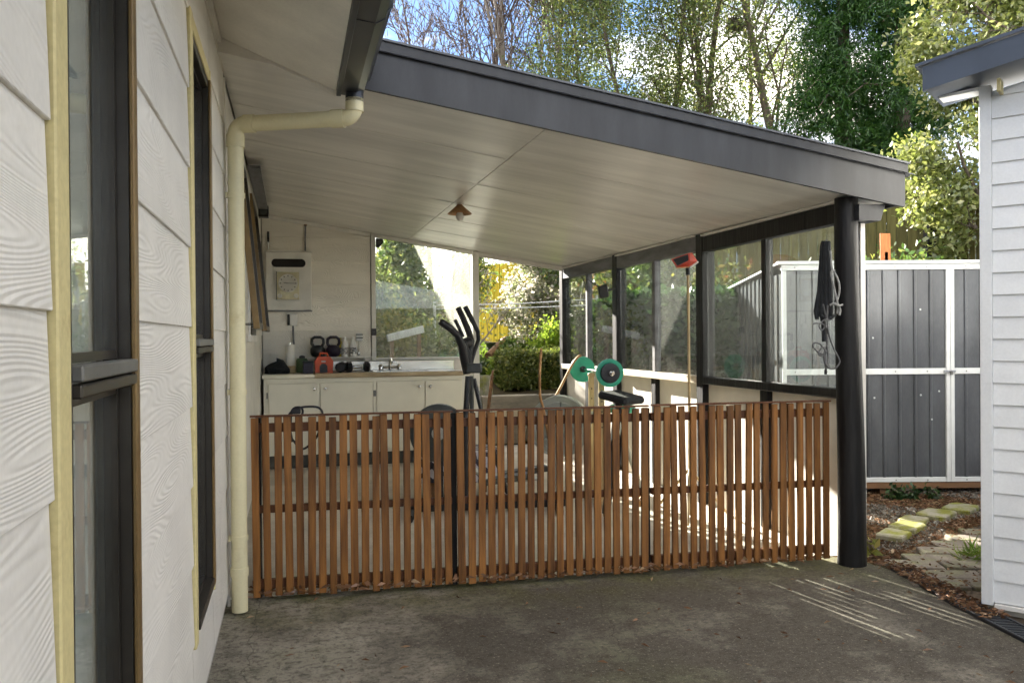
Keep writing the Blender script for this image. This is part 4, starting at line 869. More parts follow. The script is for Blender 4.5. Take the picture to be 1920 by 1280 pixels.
# things hung on the round post
hp = Vector((2.955, 3.985, 0))
sb = thing('strap_bundle', (2.955, 3.985, 1.50), 'folded bundle of black webbing straps hung on the round post', 'strap')
def pp(px, py, d=4.53): return D(px, py, d)
for i, (tx, mx_, bx_, by_, d_) in enumerate(((1543, 1537, 1531, 596, 4.62), (1546, 1543, 1541, 599, 4.60), (1550, 1549, 1551, 598, 4.58), (1554, 1556, 1557, 590, 4.57), (1548, 1546, 1546, 588, 4.64))):
    MB().tube([pp(tx, 452, d_), pp(tx-1, 462, d_), pp((tx+mx_)/2, 500, d_), pp(mx_, 550, d_-.005), pp(bx_, by_-12, d_-.01), pp(bx_+1, by_+3, d_-.01)], [.009, .014, .015, .017, .018, .010], 8).build('strap', 'black_soft', sb, True)
MB().tube([pp(1541, 592, 4.57), pp(1549, 598, 4.55), pp(1558, 597, 4.55), pp(1566, 590, 4.56)], .009, 7).build('strap', 'black_soft', sb, True)
MB().tube([pp(1544, 600, 4.62), pp(1545, 640, 4.63)], [.014, .012], 7).build('strap', 'black_soft', sb, True)
MB().lathe([(.006, 0), (.006, .05)], pp(1552, 456, 4.64), (-.6, -.6, .2), 8).build('hook', 'alu_grey', sb)
ro = thing('hanging_rope', (2.99, 3.95, 1.45), 'looped grey rope with frayed end on the round post', 'rope')
MB().tube(curve([pp(1557, 470), pp(1560, 503), pp(1563, 507), pp(1567, 515), pp(1573, 530), pp(1574, 545), pp(1570, 562), pp(1565, 572)]), .0058, 7).build('strand', 'rope', ro, True)
MB().tube(curve([pp(1566, 507, 4.52), pp(1560, 508, 4.52), pp(1559, 516, 4.52), pp(1564, 540, 4.52), pp(1569, 562, 4.51), pp(1571, 575, 4.51), pp(1570, 588, 4.51)]), .0058, 7).build('strand', 'rope', ro, True)
MB().tube(curve([pp(1571, 570, 4.5), pp(1575, 580, 4.5), pp(1574, 591, 4.5)]), .0065, 7).build('knot_end', 'rope', ro, True)
MB().tube(curve([pp(1556, 572, 4.5), pp(1564, 569, 4.49), pp(1572, 573, 4.49), pp(1580, 571, 4.5)]), .0055, 7).build('knot', 'rope', ro, True)
cr = thing('cord_tangle', (2.94, 3.95, 1.2), 'tangled thin dark cords dangling below the strap bundle', 'cord')
def cord(L, r_=.0045, d=4.5): MB().tube(curve([pp(x, y_, d) for x, y_ in L]), r_, 6).build('cord', 'cord_dark', cr, True)
cord([(1543, 570), (1548, 590), (1552, 610), (1550, 640), (1553, 670), (1548, 690)]); cord([(1552, 572), (1551, 600), (1554, 625), (1562, 650), (1573, 672), (1574, 680), (1566, 690), (1555, 690), (1546, 678), (1545, 662)], d=4.49)
cord([(1550, 660), (1538, 645), (1527, 643), (1524, 648), (1532, 658), (1541, 664), (1546, 660), (1545, 650), (1538, 655), (1535, 664), (1543, 668)], d=4.48); cord([(1556, 600), (1545, 600), (1536, 610), (1541, 619), (1546, 612), (1540, 606), (1529, 606), (1525, 607)], d=4.49)
cord([(1546, 600), (1551, 640), (1547, 670), (1549, 696)], .006, 4.51); MB().obox(pp(1548, 697, 4.5), (1, 0, 0), (0, 1, 0), (0, 0, 1), .006, .006, .014, .002).build('plug', 'black', cr)

# ------------------------------------------------------------------ garden shed
sa, sbk = Vector((.9664, -.2571, 0)), Vector((.2571, .9664, 0)); S0 = Vector((3.885, 5.985, 0)); SW, SD, SH0, SH1 = 2.74, 1.5, .087, 1.90
shd = thing('garden_shed', S0+sa*1.37+sbk*.75, 'charcoal ribbed metal garden shed with white trims on timber bearers', 'shed')
def spt(u, v, z): return S0+sa*u+sbk*v+Vector((0, 0, z))
def sbox(u0, u1, v0, v1, z0, z1, nm, mt, par=shd, c=.002): return MB().obox(spt((u0+u1)/2, (v0+v1)/2, (z0+z1)/2), sa, sbk, (0, 0, 1), (u1-u0)/2, (v1-v0)/2, (z1-z0)/2, c).build(nm, mt, par)
def ribpanel(u0, u1, z0, z1, v, nm, par=shd, side=False):
    pr_ = []; u = u0; ph = 0
    while u < u1-1e-6:
        for du, dv in ((0, 0), (.085, 0), (.092, -.012), (.108, -.012), (.115, 0)):
            if u+du <= u1: pr_.append((u+du, dv))
        u += .128
    pr_.append((u1, 0)); n = len(pr_); f = (lambda a, b, z: spt(a, v+b, z)) if not side else (lambda a, b, z: spt(v+b, a, z))
    return MB().add([f(a, b, z0) for a, b in pr_]+[f(a, b, z1) for a, b in pr_], [(i, i+1, n+i+1, n+i) for i in range(n-1)]).build(nm, 'shed_metal', par)
mid = .995
for (u0, u1) in ((.03, .585), (.605, 1.335), (1.405, 2.135), (2.155, 2.71)):
    ribpanel(u0, u1, SH0+.04, mid-.022, .0, 'panel'); ribpanel(u0, u1, mid+.022, SH1-.075, .0, 'panel')
    sbox(u0, u1, -.018, .004, mid-.024, mid+.024, 'mid_rail', 'shed_white'); sbox(u0, u1, -.018, .004, SH0+.002, SH0+.04, 'bottom_rail', 'shed_white')
for u in (.0, 1.338, 1.373, 2.71): sbox(u, u+.032, -.020, .006, SH0+.002, SH1-.075, 'stile', 'shed_white')
for u in (.586, 2.136): sbox(u, u+.018, -.012, .004, SH0+.002, SH1-.075, 'stile', 'shed_metal')
sbox(-.01, SW+.01, -.022, .006, SH1-.073, SH1-.028, 'head_rail', 'shed_white'); sbox(-.04, SW+.04, -.05, .02, SH1-.026, SH1, 'roof_trim', 'shed_white')
hs = sbox(1.31, 1.41, -.032, -.021, mid-.012, mid+.006, 'hasp', 'chrome'); sbox(1.36, 1.38, -.045, -.033, mid-.03, mid-.002, 'padlock', 'alu_grey', hs)
for u in (.10, .36, .66, .92, 1.18, 1.50, 1.76):
    for z in (SH1-.05, mid, SH0+.02): MB().lathe([(.006, 0), (.004, .003)], spt(u, -.0225, z), -sbk, 6).build('rivet', 'alu_grey', shd)
for u, z in ((.74, 1.27), (1.13, 1.50), (.75, .78), (1.13, .80), (1.28, .83), (1.22, .60)): MB().lathe([(.009, 0), (.004, .004)], spt(u, -.013, z), -sbk, 6).build('rivet', 'shed_white', shd)
ribpanel(.0, SD, SH0, SH1-.10, .0, 'side_panel', side=True); ribpanel(.0, SD, SH0, SH1-.10, SW, 'side_panel', side=True)
sbox(0, SW, SD, SD+.01, SH0, SH1-.12, 'back_panel', 'shed_metal')
MB().add([spt(-.04, -.04, SH1-.004), spt(SW+.04, -.04, SH1-.004), spt(SW+.04, SD+.05, SH1-.12), spt(-.04, SD+.05, SH1-.12), spt(-.04, -.04, SH1-.02), spt(SW+.04, -.04, SH1-.02), spt(SW+.04, SD+.05, SH1-.136), spt(-.04, SD+.05, SH1-.136)], [(0, 1, 2, 3), (7, 6, 5, 4), (0, 4, 5, 1), (1, 5, 6, 2), (2, 6, 7, 3), (3, 7, 4, 0)]).build('roof', 'shed_white', shd)
sbox(-.02, SW+.02, -.01, .04, .035, SH0-.001, 'bearer', 'brown_wood'); sbox(-.02, SW+.02, SD-.05, SD, .035, SH0-.001, 'bearer', 'brown_wood'); sbox(0, SW, .041, SD-.051, .07, SH0-.002, 'floor', 'brown_wood')
for u in (.05, .80, 2.0, 2.65): sbox(u, u+.09, .01, .10, -.02, .034, 'foot_block', 'brown_wood')

# ------------------------------------------------------------------ white cabin on the right
K0 = Vector((3.14, 3.20, 0))
cabn = thing('white_cabin', K0+U*.9+N*1.2, 'white weatherboard cabin with navy barge board at the right edge', 'cabin')
def kpt(s_, t_, z): return K0+U*s_+N*t_+Vector((0, 0, z))
LW = 2.2; pitch = .166
rz = lambda s_: 2.445+(s_)*pitch if s_ < LW/2 else 2.445+(LW-s_)*pitch
ex = .1025; k = 0
while True:
    zb = .045+ex*k; k += 1
    if zb > 2.44+LW/2*pitch: break
    for s0_, s1_ in ((.051, LW),):
        zt = zb+ex+.004
        # clip to the gable
        pol = [(s0_, zb), (s1_, zb)]
        sl_ = s0_ if zb < rz(s0_) else (zb-2.445)/pitch; sr_ = s1_ if zb < 2.445 else LW-(zb-2.445)/pitch
        tl = s0_ if zt < rz(s0_) else (zt-2.445)/pitch; tr_ = s1_ if zt < 2.445 else LW-(zt-2.445)/pitch
        if sr_-sl_ < .05: continue
        tl = max(tl, sl_); tr_ = min(tr_, sr_)
        if tr_ < tl: tl = tr_ = (sl_+sr_)/2
        m = MB(); A = [kpt(sl_, -.012, zb), kpt(sr_, -.012, zb), kpt(tr_, -.002, zt), kpt(tl, -.002, zt)]; B = [kpt(sl_, .006, zb), kpt(sr_, .006, zb), kpt(tr_, .006, zt), kpt(tl, .006, zt)]
        m.add(A+B, [(0, 1, 2, 3), (7, 6, 5, 4), (0, 4, 5, 1), (1, 5, 6, 2), (2, 6, 7, 3), (3, 7, 4, 0)]); m.build('board', 'cabin_white', cabn)
def kbox(s0_, s1_, t0, t1, z0, z1, nm, mt): return MB().obox(kpt((s0_+s1_)/2, (t0+t1)/2, (z0+z1)/2), U, N, (0, 0, 1), (s1_-s0_)/2, (t1-t0)/2, (z1-z0)/2, .002).build(nm, mt, cabn)
kbox(0, .050, -.022, .03, .03, 2.455, 'corner_board', 'cabin_white')
MB().prism([kpt(.001, .031, .02), kpt(LW, .031, .02), kpt(LW, .031, 2.43), kpt(LW/2, .031, 2.43+LW/2*pitch), kpt(.001, .031, 2.43)], N*2.4).build('wall', 'cabin_white', cabn)
kbox(.0, LW, .02, 2.4, -.03, .028, 'footing', 'wall_core')
kbox(.055, LW, -.03, -.013, .020, .042, 'base_flashing', 'trim_white')
for sg in (0, 1):
    f = (lambda s_: s_) if sg == 0 else (lambda s_: LW-s_)
    e0, e1 = -.20, LW/2
    P = [kpt(f(e0), -.21, 2.465+e0*pitch), kpt(f(e1), -.21, 2.465+e1*pitch), kpt(f(e1), -.21, 2.575+e1*pitch), kpt(f(e0), -.21, 2.575+e0*pitch)]
    MB().prism(P, N*.022).build('barge_board', 'navy', cabn)
    P = [kpt(f(e0-.03), -.225, 2.577+e0*pitch), kpt(f(e1), -.225, 2.577+e1*pitch), kpt(f(e1), -.225, 2.592+e1*pitch), kpt(f(e0-.03), -.225, 2.592+e0*pitch)]
    MB().prism(P, N*.40).build('roof', 'navy', cabn)
    P = [kpt(f(-.01), .176, 2.577), kpt(f(e1), .176, 2.577+e1*pitch), kpt(f(e1), .176, 2.592+e1*pitch), kpt(f(-.01), .176, 2.592)]
    MB().prism(P, N*2.4).build('roof', 'navy', cabn)
    P = [kpt(f(e0+.01), -.186, 2.47+e0*pitch), kpt(f(e1), -.186, 2.47+e1*pitch), kpt(f(e1), -.186, 2.49+e1*pitch), kpt(f(e0+.01), -.186, 2.49+e0*pitch)]
    MB().prism(P, N*.36).build('roof_lining', 'navy', cabn)
    P = [kpt(f(e0+.03), -.02, 2.433), kpt(f(-.002), -.02, 2.440), kpt(f(-.002), -.02, 2.455), kpt(f(e0+.03), -.02, 2.446)]
    MB().prism(P, N*.10).build('eave_soffit', 'cabin_white', cabn)
kbox(.085, .100, -.10, -.013, 2.40, 2.46, 'bracket', 'cream')

# ------------------------------------------------------------------ garden walls and fences
rw = thing('retaining_wall', (2.3, 10.0, 0), 'low retaining wall of weathered sleepers below the clipped hedge', 'wall')
zz = 0
for r_ in range(3):
    x = -.6-(r_ % 2)*.35
    while x < 3.5:
        w = rng.uniform(.62, .95); x1 = min(x+w, 3.55)
        MB().box(x+.006, x1-.006, 9.86+rng.uniform(0, .04)+.05*r_, 10.12, zz+.006, zz+.190, .012).build('sleeper', 'sleeper', rw); x = x1
    zz += .192
blk = thing('loose_block', (2.55, 9.78, 0), 'loose tan timber block in front of the retaining wall', 'block'); MB().obox((2.52, 9.74, .36), Vector((.99, .1, 0)), Vector((-.1, .99, 0)), (0, 0, 1), .17, .07, .055, .008).build('body', 'raw_sill', blk); MB().obox((2.52, 9.76, .155), Vector((.99, .05, 0)), Vector((-.05, .99, 0)), (0, 0, 1), .2, .08, .148, .008).build('support', 'sleeper', blk)
sp_ = thing('leaning_stake', (2.27, 9.65, .0), 'thin brown stake leaning by the white end post', 'stake'); MB().bar((2.19, 9.55, .02), (2.33, 9.70, .84), .035, .03, .004).build('shaft', 'brown_wood', sp_); MB().bar((2.332, 9.702, .842), (2.345, 9.715, .90), .024, .02, .006).build('tip', 'brown_wood', sp_)
def plank_fence(p0, p1, base, h_, pw, mt, label, gap=.006, hfun=None):
    a, b = Vector((*p0, 0)), Vector((*p1, 0)); d = (b-a); L = d.length; d.normalize(); n_ = Vector((-d.y, d.x, 0)); f = thing('plank_fence', (a.x, a.y, base(a.x, a.y)), label, 'fence')
    k = int(L/pw); me = None
    for i in range(k):
        p = a+d*(i+.5)*pw; zb = base(p.x, p.y); hh = h_ if not hfun else hfun(i/k)
        if me is None:
            o = MB().obox((0, 0, .5), d, n_, (0, 0, 1), pw/2-gap/2, .01, .5, .004).build('plank', mt, f); o.data.transform(Matrix.Translation(WL[f.name])); me = o.data
        else:
            o = bpy.data.objects.new('plank', me); COL.objects.link(o); o.parent = f
        o.location = Vector((p.x, p.y, zb-.05))-WL[f.name]+n_*rng.uniform(-.006, .006); o.scale = (1, 1, hh+.05+rng.uniform(-.015, .015))
    for z in (.35, h_-.35):
        MB().bar(a+n_*.05+Vector((0, 0, base(a.x, a.y)+z)), b+n_*.05+Vector((0, 0, base(b.x, b.y)+z)), .05, .09).build('rail', mt, f)
    return f
H = lambda x, y: float(hz(x, y))
plank_fence((5.05, 26), (4.75, 15.2), lambda x, y: .52+.066*(y-10.2), 1.95, .15, 'fence_yellow', 'sunlit yellow-green plank fence running up beside the lawn')
plank_fence(ground(1020, 16.5), ground(1790, 12.6), H, 1.75, .15, 'fence_olive', 'tall olive plank fence on the bank behind the shed')
gate = thing('timber_fence_panel', (*ground(1765, 12.0), H(*ground(1765, 12.0))), 'dark timber fence panel half hidden by the bright tree', 'fence'); a, b = ground(1738, 12.2), ground(1850, 11.6)
for i in range(9):
    t = i/9; MB().bar((a[0]+(b[0]-a[0])*t, a[1]+(b[1]-a[1])*t, H(*a)), (a[0]+(b[0]-a[0])*t, a[1]+(b[1]-a[1])*t, H(*a)+1.55), .02, .10).build('plank', 'black_wood' if i < 2 else 'fence_olive', gate)
ob = thing('orange_board', (*ground(1660, 8.8), 1.4), 'short orange timber board standing up behind the shed roof', 'board'); p = D(1661, 490, 8.9); MB().bar((p.x, p.y, p.z-.35), (p.x-.01, p.y, p.z+.30), .02, .125, .004).build('plank', 'orange_board', ob); MB().bar((p.x, p.y+.02, p.z-.7), (p.x, p.y+.02, p.z+.1), .04, .06).build('stake', 'brown_wood', ob)
# clothesline
cl = thing('clothesline', (*ground(860, 12.5), H(*ground(860, 12.5))), 'white clothesline wires and post out in the garden', 'clothesline')
pA, pB = D(815, 572, 12.8), D(1120, 560, 11.5)
for dz in (0, .09): MB().tube([pA+Vector((0, dz*2, -dz*.6)), (pA+pB)/2+Vector((0, dz*2, -.03-dz*.6)), pB+Vector((0, dz*2, -dz*.9))], .007, 6).build('wire', 'shed_white', cl)
MB().tube([(pA.x, pA.y, H(pA.x, pA.y)-.1), (pA.x, pA.y, pA.z+.05)], .022, 8).build('post', 'shed_white', cl); MB().tube([(pB.x, pB.y, H(pB.x, pB.y)-.1), (pB.x, pB.y, pB.z+.05)], .022, 8).build('post', 'shed_white', cl)
wbd = thing('white_plank', (*ground(760, 11.2), H(*ground(760, 11.2))), 'white painted plank propped across the garden bed behind the window', 'plank'); MB().bar(D(726, 634, 11.2), D(794, 617, 11.5), .04, .10, .006).build('plank_board', 'shed_white', wbd)
for q in ((735, 632, 11.25), (786, 620, 11.46)): p = D(*q); MB().bar((p.x, p.y+.03, H(p.x, p.y)-.1), (p.x, p.y+.03, p.z), .05, .05).build('stake', 'brown_wood', wbd)
def rockpile(px, d, w, hgt, label):
    x, y = ground(px, d); z = H(x, y); r_ = thing('garden_rock', (x, y, z), label, 'rock', 'rocks edging the garden bed'); m = MB(); ns = 10; vv = []
    for j in range(5):
        t = j/4
        for i in range(ns):
            a = 2*math.pi*i/ns; k = (1-.35*t**2)*rng.uniform(.88, 1.08); vv.append((x+math.cos(a)*w*k, y+math.sin(a)*w*.6*k, z-.05+(hgt+.05)*t))
    m.add(vv, [(j*ns+i, j*ns+(i+1) % ns, (j+1)*ns+(i+1) % ns, (j+1)*ns+i) for j in range(4) for i in range(ns)]+[tuple(range(4*ns, 5*ns))]); m.build('body', 'stone', r_)
rockpile(790, 11.3, .22, .26, 'grey garden rock in front of the white plank'); rockpile(842, 11.2, .25, .28, 'larger grey garden rock right of the white plank'); rockpile(872, 11.3, .12, .22, 'small garden rock beside the window edge'); rockpile(908, 11.2, .12, .24, 'dark garden rock left of the clipped hedge')
x, y = ground(931, 17.2); z = H(x, y)+.02
bk = thing('garden_tub', (x, y, z), 'black plastic tub in front of the yellow fence', 'tub'); MB().lathe([(.16, 0), (.23, .22), (.25, .23), (.23, .21), (.18, .17)], (x, y, z), n=18).build('tub_body', 'black', bk, True); MB().lathe([(.255, 0), (.255, .02)], (x, y, z+.228), n=18).build('rim', 'black', bk, True)

# ------------------------------------------------------------------ vegetation
def tubes_np(lines, n=5):
    VV, FF = [], []; base = 0
    for pts, rad in lines:
        m = MB(); m.tube(pts, rad, n, cap=False); VV.append(np.array(m.v)); FF.append(np.array(m.f)+base); base += len(m.v)
    return np.concatenate(VV), np.concatenate(FF)
def grow(p, d, L, r, lev, cfg, lines, tips, R_):
    ns = cfg['seg'][lev]; pts = [p.copy()]; rad = [r]; d = d.copy()
    for i in range(ns):
        d = (d+Vector((R_.gauss(0, 1), R_.gauss(0, 1), R_.gauss(0, 1)))*cfg['wob'][lev]+Vector((0, 0, cfg['up'][lev]))).normalized()
        p = p+d*(L/ns); pts.append(p.copy()); rad.append(r*(1-(i+1)/ns*(1-cfg['tap'][lev])))
    lines.append((pts, rad, lev))
    if lev == len(cfg['n']):
        tips.append(pts); return
    k = cfg['n'][lev]
    for i in range(k):
        t = cfg['from'][lev]+(1-cfg['from'][lev])*(i+R_.random())/k; f = t*ns; j = min(int(f), ns-1); q = pts[j].lerp(pts[j+1], f-j); rr = rad[j]+(rad[j+1]-rad[j])*(f-j)
        ax = (pts[j+1]-pts[j]).normalized(); o = ax.orthogonal().normalized(); o.rotate(Quaternion(ax, R_.random()*6.283)); an = cfg['ang'][lev]*R_.uniform(.75, 1.25)
        nd = ax*math.cos(an)+o*math.sin(an); grow(q, nd, L*cfg['len'][lev]*R_.uniform(.7, 1.2)*(1.15-.5*t), max(rr*cfg['rad'][lev], cfg['rmin']), lev+1, cfg, lines, tips, R_)
def tree(px, d, height, r0, cfg, seed, name, label, bark, leaf=None, nleaf=0, lsize=.08, spread=.25, lean=(0, 0), group=None, asp=.5, zoff=0, droop=0, tw=None):
    x, y = ground(px, d); z = H(x, y)-.1+zoff; R_ = random.Random(seed); root = thing(name, (x, y, z), label, 'tree', group); lines, tips = [], []
    grow(Vector((x, y, z)), Vector((lean[0], lean[1], 1)).normalized(), height, r0, 0, cfg, lines, tips, R_)
    big = [(a, b) for a, b, l in lines if l <= 1]; sm = [(a, b) for a, b, l in lines if l > 1]
    V_, F_ = tubes_np(big, 7); fastmesh('trunk', V_, F_, bark, root)
    if sm:
        V_, F_ = tubes_np(sm, 4); fastmesh('branches', V_, F_, tw or bark, root)
    if leaf:
        T = np.array([[p[:] for p in t] for t in tips]); idx = nrg.integers(0, len(T), nleaf); f = nrg.random(nleaf)**.6*(T.shape[1]-1); j = np.minimum(f.astype(int), T.shape[1]-2); f = (f-j)[:, None]
        P = T[idx, j]*(1-f)+T[idx, j+1]*f+nrg.normal(size=(nleaf, 3))*spread
        V_, F_ = leaves(P, lsize, asp, droop=droop); fastmesh('crown', V_, F_, leaf, root)
    return root
bare = dict(seg=[8, 6, 5, 4, 3], wob=[.035, .07, .09, .1, .1], up=[.02, .07, .06, .04, .02], tap=[.25, .3, .3, .35, .4], n=[15, 6, 4, 3], ang=[.42, .42, .48, .5], len=[.5, .5, .5, .55], rad=[.5, .55, .6, .65], rmin=.016)
bare['from'] = [.22, .2, .2, .2]
tree(900, 27, 12.5, .11, bare, 3, 'bare_tree', 'bare winter tree left of the pair above the roof edge', 'twig', group='bare trees behind the roof')
tree(985, 27, 12.5, .12, bare, 5, 'bare_tree', 'bare winter tree with pale trunk in the middle above the roof', 'bark_pale', group='bare trees behind the roof', tw='twig')
tree(1046, 27, 13.0, .12, bare, 8, 'bare_tree', 'bare winter tree beside the leafy grey-green trees', 'bark_pale', group='bare trees behind the roof', tw='twig')
tree(810, 32, 13.0, .11, bare, 13, 'bare_tree', 'distant bare tree in front of the brightest sky', 'twig', group='bare trees behind the roof')
euc = dict(seg=[9, 5, 4, 3], wob=[.05, .1, .14, .16], up=[.03, .06, .0, -.05], tap=[.3, .3, .3, .4], n=[16, 5, 4], ang=[.75, .7, .7], len=[.26, .5, .55], rad=[.42, .5, .5], rmin=.01)
euc['from'] = [.22, .2, .2]
E_ = [(1128, 25, 10.5, .09, 21, 'slender leafy tree nearest the bare trees', 15000), (1180, 24, 11, .10, 22, 'leaning grey-green tree second from the bare trees', 15000), (1245, 23.5, 11.5, .12, 23, 'dark-stemmed grey-green tree in the middle of the grove', 13000),
      (1306, 23, 12, .13, 24, 'slim grey-green tree left of the one with the nest', 10000), (1372, 22.5, 12, .14, 25, 'tall thin tree carrying a dark bird nest', 7500), (1415, 25, 11.5, .10, 26, 'far thin tree between the nest tree and the forked trunk', 7500), (1492, 22, 12, .15, 27, 'pale forked trunk tree next to the dark conifer', 7000)]
for i, (px, d, h_, r0, sd_, lab, nl) in enumerate(E_): tree(px, d, h_, r0, euc, sd_, 'grey_green_tree', lab, 'bark', 'leaf_euc', int(nl*1.25), .10, .32, (-.10+.02*(i % 3), 0), 'grey-green grove behind the roof', .45)
n_ = thing('bird_nest', D(1380, 46, 22.3), 'dark twiggy bird nest high in the thin tree', 'nest'); p = D(1380, 46, 22.3); V_, F_ = leaves(np.array(p[:])+nrg.normal(size=(500, 3))*np.array([.10, .10, .09]), .22, .12); fastmesh('twigs', V_, F_, 'bark', n_)
MB().lathe([(.03, -.14), (.12, -.08), (.15, .02), (.12, .10), (.05, .06)], p, n=12).build('cup', 'bark', n_, True)

def conifer(px, d, h_, rad, seed, label, nb=430, per=170, zoff=0):
    x, y = ground(px, d); z = H(x, y)-.1; root = thing('conifer_tree', (x, y, z), label, 'tree', 'dark conifers on the right'); R_ = np.random.default_rng(seed)
    V_, F_ = tubes_np([([Vector((x, y, z)), Vector((x+.05, y, z+h_*.5)), Vector((x, y, z+h_))], [.22, .14, .03])], 8); fastmesh('trunk', V_, F_, 'bark', root)
    PP = []; lines = []
    for i in range(nb):
        t = R_.random()**.9; zz_ = z+.3+(h_-.4)*t; rr = rad*(1-t**1.6*.75)*(.65+.45*R_.random())*(1+.18*math.sin(zz_*1.7+seed)); a = R_.random()*6.283
        s_ = np.linspace(.25, 1, per)+R_.normal(size=per)*.03; bx_ = x+np.cos(a)*rr*s_; by_ = y+np.sin(a)*rr*s_; bz_ = zz_+.35*rr*np.sin(s_*2.2)*.5-s_**2*rr*.38
        P = np.stack([bx_, by_, bz_], -1)+R_.normal(size=(per, 3))*np.array([.14, .14, .10])*(.4+s_[:, None]*.8); P[:, 2] -= np.abs(R_.normal(size=per))*.12; PP.append(P)
        if i % 4 == 0: lines.append(([Vector((x, y, zz_)), Vector((bx_[per//2], by_[per//2], bz_[per//2])), Vector((bx_[-1], by_[-1], bz_[-1]))], [.03, .02, .006]))
    V_, F_ = tubes_np(lines, 4); fastmesh('branches', V_, F_, 'bark', root)
    V_, F_ = leaves(np.concatenate(PP), .15, .17, droop=.9); fastmesh('crown', V_, F_, 'leaf_conifer', root)
conifer(1580, 18.5, 12.5, 1.5, 4, 'dark green conifer with drooping sprays, left of the two')
conifer(1690, 17.5, 13, 1.45, 9, 'darkest tall conifer behind the bright leafy tree', 440, 175)
lau = dict(seg=[6, 5, 4, 3], wob=[.06, .1, .14, .18], up=[.02, .05, .02, .0], tap=[.4, .35, .35, .4], n=[16, 6, 4], ang=[1.0, .8, .7], len=[.42, .5, .5], rad=[.45, .5, .5], rmin=.008)
lau['from'] = [.10, .2, .2]
lau3 = dict(lau); lau3['n'] = [8, 4, 3]
lau2 = dict(lau); lau2['len'] = [.26, .5, .5]; lau2['n'] = [22, 6, 4]
tree(1872, 11.8, 5.6, .11, lau2, 31, 'bright_leafy_tree', 'bright yellow-green leafy tree overhanging the shed beside the cabin', 'bark', 'leaf_bright', 60000, .085, .13, (-.06, 0), None, .55)
tree(2080, 10.8, 5.0, .10, lau, 37, 'bright_leafy_tree', 'bright leafy tree half hidden behind the cabin roof', 'bark', 'leaf_bright', 14000, .085, .14, (0, 0), None, .55)
tree(1008, 15.0, 2.0, .09, lau3, 41, 'blossom_tree', 'pale pink and white flowering tree by the yellow fence', 'bark', 'leaf_blossom', 8000, .07, .12, (.02, 0), None, .7)
tree(1075, 14.5, 2.5, .09, lau3, 43, 'dark_shrub_tree', 'dark leafy tree beside the blossom tree', 'bark', 'leaf_mid', 8000, .09, .13, (.05, 0), None, .5)
tree(893, 13.2, 1.9, .05, lau3, 47, 'pale_twig_tree', 'small pale-twigged tree right of the white end post', 'bark_pale', 'leaf_yellow', 60, .06, .08, (-.05, 0), None, .5)
# garden seen through the dirty back window
tree(722, 15.5, 2.1, .08, lau3, 51, 'garden_tree', 'leafy garden tree at the left of the back window', 'bark', 'leaf_mid', 6500, .11, .16, (0, 0), None, .5)
tree(790, 18.5, 2.3, .08, lau3, 53, 'garden_tree', 'pale yellow garden tree seen through the back window', 'bark', 'leaf_yellow', 6000, .10, .16, (0, 0), None, .5)
tree(850, 18.0, 2.1, .08, lau3, 54, 'garden_tree', 'thin garden tree at the right of the back window', 'bark_pale', 'leaf_euc', 3000, .09, .16, (0, 0), None, .5)

def shrub(px, d, w, hgt, leaf, nl, ls, label, name='garden_shrub', group=None, zoff=0, cat='shrub', asp=.5):
    x, y = ground(px, d); z = H(x, y)+zoff; root = thing(name, (x, y, z), label, cat, group)
    lines = []; PP = []
    for i in range(16):
        a = rng.random()*6.283; e = rng.uniform(.1, 1); tip = Vector((x+math.cos(a)*w*.8*e, y+math.sin(a)*w*.8*e, z+hgt*rng.uniform(.55, 1.0)*(1-.35*e*e))); lines.append(([Vector((x, y, z-.05)), Vector((x, y, z)).lerp(tip, .5)+Vector((0, 0, .05)), tip], [.016, .010, .004]))
        k = nl//16; t = nrg.random(k)**.5; s = np.array(Vector((x, y, z))[:]); P = s+(np.array(tip[:])-s)*t[:, None]+nrg.normal(size=(k, 3))*w*.20; P[:, 2] = np.maximum(P[:, 2], z+.02); PP.append(P)
    V_, F_ = tubes_np(lines, 4); fastmesh('stems', V_, F_, 'bark', root); V_, F_ = leaves(np.concatenate(PP), ls, asp); fastmesh('foliage', V_, F_, leaf, root)
shrub(720, 12.0, .7, 1.1, 'leaf_yellow', 3600, .085, 'yellow-green shrub at the left edge of the back window')
shrub(770, 12.8, .8, 1.0, 'leaf_mid', 3600, .085, 'green shrub behind the white plank')
shrub(745, 11.0, .5, .35, 'leaf_mid', 2200, .10, 'low leafy plant under the white plank')
shrub(815, 12.0, .5, .75, 'leaf_mid', 2200, .085, 'small green shrub beside the grey rocks')
shrub(850, 13.2, .6, 1.0, 'leaf_blossom', 1600, .07, 'pale flowering shrub near the window edge')
shrub(905, 12.9, .28, .30, 'leaf_mid', 1300, .07, 'low green shrub between the rock and the hedge')
shrub(972, 14.6, .5, .5, 'leaf_mid', 2400, .09, 'green shrub on the slope above the hedge')
shrub(1032, 12.7, .42, .95, 'leaf_lime', 3000, .07, 'lime green shrub above the hedge by the black corner post')
shrub(940, 12.4, .25, .38, 'leaf_lime', 1100, .08, 'yellow-green plant above the left end of the hedge')
shrub(700, 13.5, 1.0, 2.2, 'leaf_euc', 3500, .09, 'tall grey-green shrub far left behind the window frame')
log = thing('garden_log', (*ground(940, 15.2), H(*ground(940, 15.2))), 'brown log lying on the slope above the hedge', 'log'); MB().tube([D(915, 668, 14.5), D(945, 640, 15.2), D(962, 632, 15.5)], [.07, .08, .06], 9).build('stem', 'brown_wood', log, True); MB().tube([D(938, 646, 15.0), D(936, 636, 15.0)], [.03, .02], 6).build('stub', 'brown_wood', log, True)

